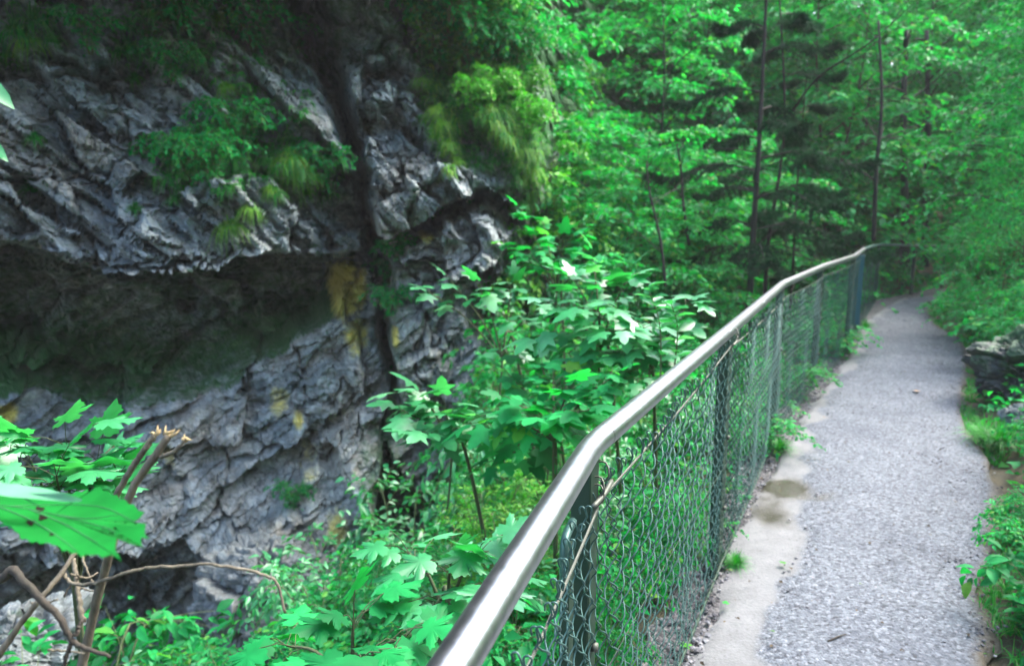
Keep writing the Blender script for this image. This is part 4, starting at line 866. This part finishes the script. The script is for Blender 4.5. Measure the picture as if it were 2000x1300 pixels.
# glossy willow-like shoot near the rail
def shoot(name, label, base, tip, n, size, m):
    root = empty(name, label, "shoot", base); w = MB(); t = np.asarray(tip) - np.asarray(base); P = spline([(0, 0, 0), t * .5 + np.array([.02, 0, .05]), t], 20); w.tube(P, np.linspace(.004, .0015, 20), 5, False); lv = []
    for j in range(n):
        i = int(4 + 15 * j / (n - 1)); az = j * 2.4; d = np.array([math.cos(az), math.sin(az), .45]); lv.append((P[i][None], d[None], np.array([[0, 0, 1.]]) + jit(1, .3), np.array([size * rng.uniform(.7, 1.15)])))
    finish("stem", M['stem'], w, "foliage", m, lv, OVAL, root); return root
for (a, b_, lab) in (((1290, 760, 2.9), (1265, 560, 2.8), "upright glossy leaved shoot rising behind the rail, left of two"), ((1315, 740, 3.0), (1310, 590, 2.9), "upright glossy leaved shoot touching the rail, right of two")):
    shoot("leafy_shoot", lab, D(*a), D(*b_), 22, .085, M['leaf_pale'])

# --- grass tufts and hanging plants on the cliff
GT1 = make_tuft(150, .34, M['grass'], .006, .85, .9); GT2 = make_tuft(140, .40, M['grass_yellow'], .007, .8, 1.2); GT3 = make_tuft(110, .26, M['grass'], .004, .9, .6)
CP = make_shrub(.5, .42, 10, M['leaf'], .055, OVAL, 9, 9); CP.name = "cliff_shrub"; CQ2 = make_shrub(.45, .40, 10, M["leaf_yellow"], .05, OVAL, 9, 9); CQ2.name = "cliff_herb"; tag(CQ2, "x", "herb")
def on(proto, u, v, s, label, group, k=0.):
    o = proto if proto.name not in _used else copy_tree(proto); _used.add(proto.name); p = on_cliff(u, v); d = unit(CAM - p); d[2] = 0
    o.location = p + d * .04 - np.array([0, 0, .02]); o.scale = (s,) * 3; o.rotation_euler = (rng.normal(.25, .12), rng.normal(0, .1), rng.random() * .6); o["label"] = label; o["group"] = group
on(GT3, 65, 372, 1.0, "round bright green tuft alone on the left rock face", "grass tufts on the cliff")
on(GT2, 500, 395, .6, "yellow green tuft hanging under the green ledge", "grass tufts on the cliff")
on(GT1, 540, 385, .7, "green tuft right beside the yellow one under the ledge", "grass tufts on the cliff")
on(GT2, 460, 430, .8, "long yellow green tuft trailing towards the overhang lip", "grass tufts on the cliff")
gG = "grass tufts on the cliff"
for (u, v, s) in ((30, 60, 1.3), (70, 45, 1.1), (110, 70, .8), (20, 110, 1.0), (55, 280, .5), (250, 90, 1.0), (300, 30, 1.2), (350, 60, 1.2), (390, 100, 1.0), (270, 160, .6), (330, 385, .5), (270, 400, .5), (590, 330, 1.0), (610, 290, .8), (560, 300, .9), (480, 250, .9), (430, 260, 1.0), (390, 260, .8), (450, 300, 1.0), (520, 330, .8), (350, 330, .7), (400, 340, .7), (300, 300, .7), (610, 370, .7), (640, 320, .7)):
    on(GT1, u, v, s, "green grass tuft clinging to the left cliff face", gG)
for (u, v, s) in ((575, 320, .9), (600, 345, .8), (520, 365, .5), (65, 90, .8), (430, 30, .7), (440, 180, .5)):
    on(GT2, u, v, s, "yellowish grass tuft clinging to the left cliff face", gG)
for (u, v, s) in ((832, 165, .6), (850, 215, .7), (872, 245, .6), (888, 275, .55), (903, 310, .5), (980, 240, .6), (1000, 262, .55), (950, 210, .5), (1030, 300, .8), (1050, 335, .7), (1072, 362, .7), (1088, 388, .6)):
    on(GT2, u, v, s, "yellow green grass tuft drooping from the sunlit cliff rib", "grass tufts on the cliff rib")
for (u, v, s) in ((840, 120, .8), (870, 155, .7), (925, 125, .8), (965, 150, .7), (990, 195, .7), (880, 90, .8), (905, 40, .9), (1000, 130, .8), (930, 270, .6), (965, 315, .6), (1030, 390, .7)):
    on(GT1, u, v, s, "green grass tuft drooping from the cliff rib", "grass tufts on the cliff rib")
for (u, v, s) in ((835, 60, 1.0), (870, 40, 1.1), (910, 75, 1.0), (945, 40, 1.1), (985, 70, 1.1), (1015, 110, 1.0), (930, 160, .9), (890, 130, .9), (975, 200, .9), (1025, 190, .9), (1040, 250, .8), (915, 215, .7), (850, 100, .9)):
    on(CQ2, u, v, s, 'yellow green herb growing on the cliff rib', 'herbs on the cliff rib')
for (u, v, s) in ((840, 20, 1.2), (880, 10, 1.3), (930, 20, 1.3), (975, 40, 1.3), (860, 90, 1.1), (900, 110, 1.1), (950, 110, 1.1), (1000, 90, 1.2), (1020, 150, 1.1), (980, 150, 1.), (820, -20, 1.3), (900, -40, 1.4), (960, -30, 1.4), (1010, 20, 1.3)):
    on(CP, u, v, s, 'leafy shrub on the green top of the cliff rib', 'shrubs on the cliff rib')
for (u, v, s, l_) in ((470, 60, 1.0, "leafy shrub near the top edge on the dark cliff"), (500, 85, .9, "leafy shrub on the dark cliff below the topmost one"), (590, 82, .7, "small leafy shrub left of the dark recess"), (420, 330, .8, "leafy plant on the green ledge above the overhang"), (370, 335, .8, "leafy plant at the left end of the green ledge"), (480, 270, .9, "leafy plant at the top of the green ledge"), (180, 90, .6, "small shrub among the upper left rock beds"),
                      (340, 150, .6, "small plant in a crack of the upper rock face"), (750, 540, .6, "small plant in the crevice right of the yellow lichen"), (755, 590, .6, "small plant lower in the crevice"), (770, 500, .5, "small plant at the head of the crevice"), (640, 350, .7, "fern like plant beside the smooth grey slab"),
                      (560, 985, .5, "small plant on the lower rock beside the shrubs"), (350, 15, 1.0, "leafy shrub hanging at the top edge of the cliff"), (300, 60, .9, "shrub on the grassy ledge near the top edge")):
    on(CP, u, v, s, l_, "plants rooted in the cliff")
def cliff_grass(name, m, zones, n, ln, label):
    mb = MB()
    for (u0, v0, ru, rv, k) in zones:
        sel = np.where((np.abs(_pu - u0) < ru) & (np.abs(_pv - v0) < rv) & (((_pu - u0) / ru) ** 2 + ((_pv - v0) / rv) ** 2 < 1))[0]
        sel = sel[_dp[sel] < np.median(_dp[sel]) + 1.2]; sel = rng.choice(sel, int(n * k))
        keep = fbm(_flatQ[sel] * 2.2, 3, 303) > -.25
        for p in _flatQ[sel][keep]:
            m2 = MB(); d = unit(CAM - p); d[2] = .5; blades(m2, 7, ln * rng.uniform(.6, 1.2), .006, .8, 1.0, 0, unit(d)); mb.add(m2.V[0] + p, m2.F[4][0])
    return tag(mb.build(name, m), label, None, None, "stuff")
RIB = [(870, 60, 70, 120, 1), (940, 120, 80, 130, 1.2), (1010, 220, 50, 130, .8), (1040, 330, 45, 90, .7), (930, 250, 60, 80, .5), (860, 200, 40, 90, .6)]
cliff_grass("cliff_rib_grass", M['grass'], RIB, 420, .17, "green grass and herbs hanging over the cliff rib")
cliff_grass("cliff_rib_dry_grass", M['grass_yellow'], [(850, 190, 22, 80, .35), (880, 270, 20, 70, .3), (1050, 340, 38, 70, .6), (1000, 250, 40, 50, .3), (960, 200, 40, 40, .25)], 420, .15, "yellow green grass hanging over the sunny edge of the cliff rib")
cliff_grass("ledge_grass", M['grass'], [(450, 285, 130, 60, 1), (560, 310, 60, 50, .6), (390, 340, 90, 40, .6), (60, 70, 80, 70, .6), (320, 70, 120, 80, .9), (520, 200, 90, 50, .3), (640, 330, 30, 60, .3), (470, 110, 70, 70, .4)], 330, .17, "short grass and herbs along the ledges of the left cliff")
# unseen trees added above the cliff to shade the rock
for (u, v, s) in ((420, -330, .8), (620, -330, .8), (150, -330, .8), (280, -330, .8), (520, -330, .8), (0, -330, .8), ):
    t = copy_tree(TB); p = on_cliff(u, max(v, -320)); q = unit(CAM - p); az = math.atan2(q[1], q[0]); t.location = p + np.array([0, .2, -.2]); t.scale = (s, s, s * .55)
    t.rotation_mode = 'AXIS_ANGLE'; ax = np.array([-math.sin(az), math.cos(az), 0]); t.rotation_axis_angle = (R(28), *ax); t["label"] = "unseen leafy tree added above the cliff to shade the rock"; t["group"] = "unseen trees shading the cliff"

# --- right bank plants
gR = "leafy shrubs on the bank right of the path"
for (t, u, y, vt, lab, w_) in ((SH1, 2010, 3.3, 985, "broad leaved plant at the right path edge half way down the picture", .4), (SH1, 2030, 2.75, 1180, "broad leaved plant in the bottom right corner", .4), (SH3, 1935, 8.6, 540, "low bush at the path edge beyond the mossy rock", 1.2), (SH4, 1930, 10.4, 460, "dark bush on the bank near the path bend", 1.2),
                               (SH3, 1965, 7.8, 470, "drooping bush above the mossy rock", 1.3), (SH1, 1990, 7.0, 560, "leafy bush behind the mossy rock", 1.0), (SH4, 1925, 13.2, 470, "dark bush at the far bend of the path", 1.2), (SH3, 1990, 9.5, 380, "bush high on the bank under the leaning trees", 1.5), (SH3, 1930, 10.8, 400, "tall bush on the bank right of the fence end", 1.5)):
    place(t, u, y, vt, lab, gR, w_)
BP = make_shrub(1.0, .55, 9, M['leaf'], .16, OVAL, 5, 5, 'stem', .5); BP.location = (*G(1985, 1250)[:2], tz(*G(1985, 1250)[:2])); BP.location.x += .12; BP.scale = (.42, .42, .34); BP['label'] = 'broad leaved herb in the bottom right corner of the picture'; BP['category'] = 'plant'
ER = resample(SR[2:-3], 400); gE = 'small plants fringing the right path edge'
for k, (i_, off, sc_) in enumerate([(30, .25, .42), (52, .34, .5), (64, .24, .4), (80, .4, .55), (104, .4, .5), (126, .36, .5), (74, .9, .8), (100, 1.0, .8), (125, 1.1, .8), (12, .3, .4), (40, .8, .8), (57, 1.0, .9), (20, .14, .30), (45, .22, .36), (70, .15, .30), (95, .25, .40), (118, .18, .34), (140, .3, .42), (160, .2, .36), (180, .35, .45), (200, .25, .42), (222, .3, .5), (245, .3, .5), (268, .35, .55), (35, .5, .5), (60, .6, .55), (88, .7, .6), (112, .65, .55), (134, .7, .6), (155, .8, .6)]):
    d = unit(ER[i_ + 1] - ER[i_]); p = ER[i_] + np.array([d[1], -d[0]]) * off
    if np.linalg.norm(p - D(1965, 735, 5.6)[:2]) < 1.0: continue
    o = copy_tree((SH4, BP, SH3, SH1)[k % 4])
    o.location = (p[0], p[1], tz(*p) - .02); o.scale = (sc_ * .78,) * 3; o.rotation_euler = (0, 0, k * 1.7); o["label"] = 'low leafy plant fringing the right edge of the gravel path'; o["group"] = gE
BT = make_tuft(260, .30, M['grass'], .003, .9, .5)
def tuft_at(u, v, s, label, z=0.0):
    o = BT if BT.name not in _used else copy_tree(BT); _used.add(BT.name); p = G(u, v); o.location = (p[0], p[1], max(tz(p[0], p[1]), 0) if z is None else z); o.scale = (s,) * 3; o.rotation_euler = (0, 0, rng.random() * 6); o["label"] = label; o["group"] = "grass tufts beside the path"
tuft_at(1522, 880, .62, "bright grass tuft at the foot of the second fence post"); tuft_at(1436, 1105, .42, "short grass tuft at the foot of the nearest wide post"); tuft_at(1385, 1090, .42, "grass tuft behind the nearest wide post")
tuft_at(1925, 872, 1.0, "long bright grass tuft below the mossy rock", .03); tuft_at(1950, 890, .9, "second long grass tuft below the mossy rock, closer to the bank", .08); tuft_at(1488, 868, .55, "yellowish grass tuft behind the second fence post"); tuft_at(1655, 690, .5, "grass tuft at the foot of the wide dark post"); tuft_at(1690, 640, .7, "grass tuft beside the teal plate")
tuft_at(1840, 625, 1.3, "grass clump at the inner side of the path bend", .05)

# --- foreground: broken shrub, dead branch, large leaf
def woody(mb, pts, r0, r1, n=26, k=9, wob=.0005):
    P = spline(np.array(pts), n) + rng.normal(0, wob, (n, 3)); r = np.linspace(r0, r1, n) * (1 + .05 * rng.normal(size=n)); mb.tube(P, r, k); return P
bs = empty("broken_shrub", "snapped brown shrub stems with pale torn ends in the lower left foreground", "shrub", tuple(D(155, 1340, 1.05)))
O = np.array(bs.location)
def stem(name, pts, r0, r1, m=M['twig'], parent=bs, n=26):
    b = MB(); woody(b, [D(*p) - O for p in pts], r0, r1, n); return b.build(name, m, parent)
def torn(parent, u, v, d, du, dv, n, ln):
    b = MB(); c = D(u, v, d) - O
    for i in range(n):
        a = c + rng.normal(0, .0022, 3); e = D(u + du + rng.normal(0, 7), v + dv + rng.normal(0, 5), d) - O; b.tube([a, (a + e) / 2 + rng.normal(0, .001, 3), e], [.0022, .0018, .0003], 5)
    b.build("torn_end", M['broken_wood'], parent)
s1 = stem("stem", [(150, 1345, 1.05), (185, 1190, 1.02), (208, 1100, 1.0), (235, 1010, .98), (270, 935, .97), (305, 888, .96), (330, 850, .96)], .0064, .0050)
torn(s1, 328, 853, .96, 8, -15, 7, .02)
s2 = stem("stem", [(218, 985, 1.02), (250, 925, 1.01), (282, 878, 1.0), (302, 850, 1.0)], .0046, .0040); torn(s2, 301, 852, 1.0, 6, -14, 7, .02)
s3 = stem("side_twig", [(312, 892, .96), (335, 884, .955), (352, 870, .95), (362, 856, .95)], .0030, .0022); torn(s3, 361, 858, .95, 4, -6, 3, .01)
stem("stem", [(-10, 1290, 1.0), (40, 1218, 1.0), (78, 1170, 1.0), (120, 1118, 1.02), (160, 1060, 1.05)], .0046, .0030)
stem("stem", [(162, 1215, 1.02), (152, 1150, 1.04), (144, 1090, 1.06)], .0040, .0028)
stem("arching_twig", [(124, 1118, 1.03), (136, 1136, 1.02), (160, 1141, 1.01), (205, 1133, 1.0), (250, 1117, .99), (292, 1108, .99), (340, 1106, .99), (400, 1101, .99), (445, 1107, .99), (490, 1114, .99), (528, 1127, .99), (543, 1142, .99), (550, 1165, .99), (556, 1196, .99)], .0026, .0018, M['twig'], bs, 60)
for pts in ([(140, 1120, 1.03), (170, 1128, 1.06), (190, 1118, 1.08)], [(160, 1085, 1.08), (175, 1125, 1.07), (192, 1150, 1.06)], [(125, 1165, 1.05), (140, 1140, 1.05), (165, 1150, 1.04), (190, 1155, 1.03)], [(60, 1178, 1.), (90, 1176, 1.), (112, 1170, .99)], [(95, 1268, .97), (130, 1270, .97), (165, 1275, .96)]):
    stem("side_twig", pts, .0018, .0010)
db = empty("dead_branch", "dark crooked dead branch crossing the shrub stems at lower left", "branch", tuple(D(215, 1282, .9))); O = np.array(db.location)
stem("branch_wood", [(-8, 1136, .93), (12, 1122, .92), (26, 1112, .92), (45, 1133, .91), (80, 1170, .9), (118, 1208, .9), (135, 1240, .9), (150, 1257, .9), (180, 1270, .9), (216, 1282, .9)], .0062, .0022, M['twig_dark'], db, 40)
stem("side_twig", [(140, 1256, .9), (130, 1280, .9), (122, 1310, .9)], .003, .002, M['twig_dark'], db)
stem("side_twig", [(148, 1240, .9), (155, 1222, .905), (160, 1210, .91)], .003, .0018, M['twig_dark'], db)
# large leaf: traced outline bent in depth
def big_leaf():
    pts = [(-60, 940), (0, 946), (60, 955), (130, 962), (150, 958), (195, 950), (228, 966), (262, 985), (282, 1000), (272, 1012), (262, 1018), (285, 1022), (283, 1032), (292, 1052), (275, 1048), (284, 1072), (262, 1060), (240, 1042), (232, 1030), (226, 1062), (236, 1096), (215, 1083), (200, 1088), (178, 1084), (160, 1088), (140, 1080), (122, 1076), (105, 1064), (80, 1062), (62, 1060), (40, 1052), (28, 1036), (10, 1024), (-10, 1010), (-60, 990)]
    root = empty("maple_sprig", "sprig with one very large bright green spotted maple leaf at the left edge", "sprig", tuple(D(-90, 965, .82)))
    O = np.array(root.location)
    fine = []
    pts = np.array(pts, float); nxt = np.roll(pts, -1, 0)
    for a, b_ in zip(pts, nxt):
        L = np.hypot(*(b_ - a)); m = max(int(L / 9), 1)
        for i in range(m):
            p = a + (b_ - a) * i / m; e = (b_ - a) / L; nrm = np.array([e[1], -e[0]]); p = p + nrm * (-4.5 if i % 2 and p[0] > 0 else 0); fine.append(p)
    fine = np.array(fine); c = np.array([105., 1005.])
    def dep(p):
        x, y = (p[..., 0] - c[0]) / 150, (p[..., 1] - c[1]) / 60
        vein = np.abs(np.sin(np.arctan2(p[..., 1] - 985, p[..., 0] + 60) * 9)); return .80 - .10 * y - .03 * x * x + .02 * (x * y) + -.007 * vein * np.clip(x + 1.2, 0, 1)
    V, F = [], []; rings = 9; n = len(fine)
    for k in range(rings):
        s = 1 - k / rings; q = c + (fine - c) * s; V.append(np.array([D(p[0], p[1], d) - O for p, d in zip(q, dep(q))]))
    V.append((D(c[0], c[1], float(dep(c[None])[0])) - O)[None]); V = np.concatenate(V)
    i = np.arange(n); j = (i + 1) % n
    F4 = np.concatenate([np.stack([k * n + i, k * n + j, (k + 1) * n + j, (k + 1) * n + i], 1) for k in range(rings - 1)]); F3 = np.stack([(rings - 1) * n + i, (rings - 1) * n + j, np.full(n, rings * n)], 1)
    leaf = mesh("leaf_blade", V, [F4, F3], M['big_leaf'], root)
    # curled pale upper lobe
    P2 = np.array([(-70, 938), (-10, 941), (40, 946), (90, 954), (140, 966), (162, 975), (155, 980), (120, 979), (70, 974), (20, 970), (-10, 965), (-70, 960)], float); dq = np.where(P2[:, 1] < 958, .775, .755) + .0
    V2 = np.array([D(p[0], p[1], d) - O for p, d in zip(P2, dq)]); cc = V2.mean(0); V2 = np.vstack([V2, cc]); mesh("leaf_lobe", V2, np.array([[k, (k + 1) % 12, 12] for k in range(12)]), M['leaf_under'], root)
    # veins and spots
    b = MB()
    for pl in ([(-70, 985), (20, 988), (110, 1005), (200, 1028), (226, 1040)], [(20, 988), (120, 985), (200, 990), (262, 1018)], [(0, 990), (60, 1015), (110, 1045), (150, 1075)], [(60, 995), (130, 1025), (190, 1060)], [(110, 1005), (170, 1012), (230, 1005)]):
        q = spline(np.array(pl, float), 30); b.tube(np.array([D(p[0], p[1], d - .0015) - O for p, d in zip(q, dep(q))]), np.linspace(.0010, .0004, 30), 5)
    b.build("vein", M['vein'], leaf)
    for (u, v, r_) in ((78, 994, 7), (83, 1010, 7), (60, 1020, 7), (101, 1043, 4)):
        a = np.linspace(0, 2 * math.pi, 14, endpoint=False); rr = r_ * (1 + .25 * np.sin(a * 3 + u)); q = np.stack([u + rr * 1.2 * np.cos(a), v + rr * .8 * np.sin(a)], 1)
        Vs = np.array([D(p[0], p[1], d - .0012) - O for p, d in zip(q, dep(q))]); mesh("spot", np.vstack([Vs, Vs.mean(0)]), np.array([[k, (k + 1) % 14, 14] for k in range(14)]), M['spot'], leaf)
    b = MB(); b.tube(spline([D(-60, 980, .82) - O, D(-110, 990, .85) - O, D(-200, 1080, .9) - O, D(-300, 1400, 1.0) - O], 16), .003, 6); b.build("stalk", M['stem'], root)
big_leaf()
sp = empty("leaf_spray", "pale narrow leaf tips poking in at the left picture edge", "sprig", tuple(D(-80, 250, .9))); O = np.array(sp.location)
P = np.array([D(-70, 150, .9), D(-60, 265, .9), D(-40, 300, .9)]) - O
V, F = put(OVAL, P, np.array([D(70, 215, .9), D(45, 318, .9), D(20, 300, .9)]) - O - P, np.array([[0, -.6, 1.]] * 3), np.array([.066, .052, .03])); mesh("foliage", V, F, M['leaf_pale'], sp)
b = MB(); b.tube(spline([P[0], P[1], P[2], P[2] + np.array([-.1, 0, -.3])], 12), .0015, 5); b.build("stem", M['stem'], sp)

# --- thin even veil added to lift the dark tones
def lift_haze():
    b = MB(); x0, x1, y0, y1, z0, z1 = -62, 72, -42, 77, -9, 26
    V = np.array([(x, y, z) for z in (z0, z1) for y in (y0, y1) for x in (x0, x1)]); F = np.array([[0, 2, 3, 1], [4, 5, 7, 6], [0, 1, 5, 4], [2, 6, 7, 3], [0, 4, 6, 2], [1, 3, 7, 5]])
    m = bpy.data.materials.new("dark_lift_volume"); m.use_nodes = True; n = m.node_tree.nodes; n.remove(n["Principled BSDF"]); p = n.new("ShaderNodeVolumePrincipled")
    p.inputs["Color"].default_value = (.93, .96, .95, 1); p.inputs["Density"].default_value = .0013; m.node_tree.links.new(p.outputs[0], n["Material Output"].inputs["Volume"])
    return tag(mesh("lift_haze", V, F, m, None, False), "faint even veil added to lift the dark tones", None, None, "stuff")
lift_haze()

# --- litter on the path
def fallen(u, v, size, m, label, rz, name="fallen_leaf"):
    p = G(u, v); Vv, F = put(MAPLE, np.array([[0, 0, 0]]), np.array([[math.cos(rz), math.sin(rz), .1]]), np.array([[.1, .1, 1.]]), size); tag(mesh(name, Vv, F, m, None, True, (p[0], p[1], .045)), label, "leaf")
M['dead_leaf'] = simplemat("dead_leaf", (.25, .15, .07), (.45, .32, .18), 30); fallen(1785, 772, .06, M['dead_leaf'], "tan fallen leaf in the middle of the gravel path", .4)
fallen(1416, 1198, .030, M['grass'], "tiny green leaf on the sandy strip near the bottom", 1.2); fallen(1533, 1117, .032, M['leaf_yellow'], "tiny green leaf at the edge of the gravel", 2.2); fallen(1328, 1280, .045, M['leaf_yellow'], "yellowish fallen leaf among the stones at the fence foot", .2)
p = G(1630, 1265); b = MB(); b.tube(spline([(-.035, -.015, 0), (0, .0, .006), (.03, .018, .004), (.05, .02, .008)], 12), np.linspace(.004, .002, 12), 6); tag(b.build("twig", M['twig_dark'], None, True, (p[0], p[1], .036)), "short dark twig lying on the gravel near the bottom edge", "twig")
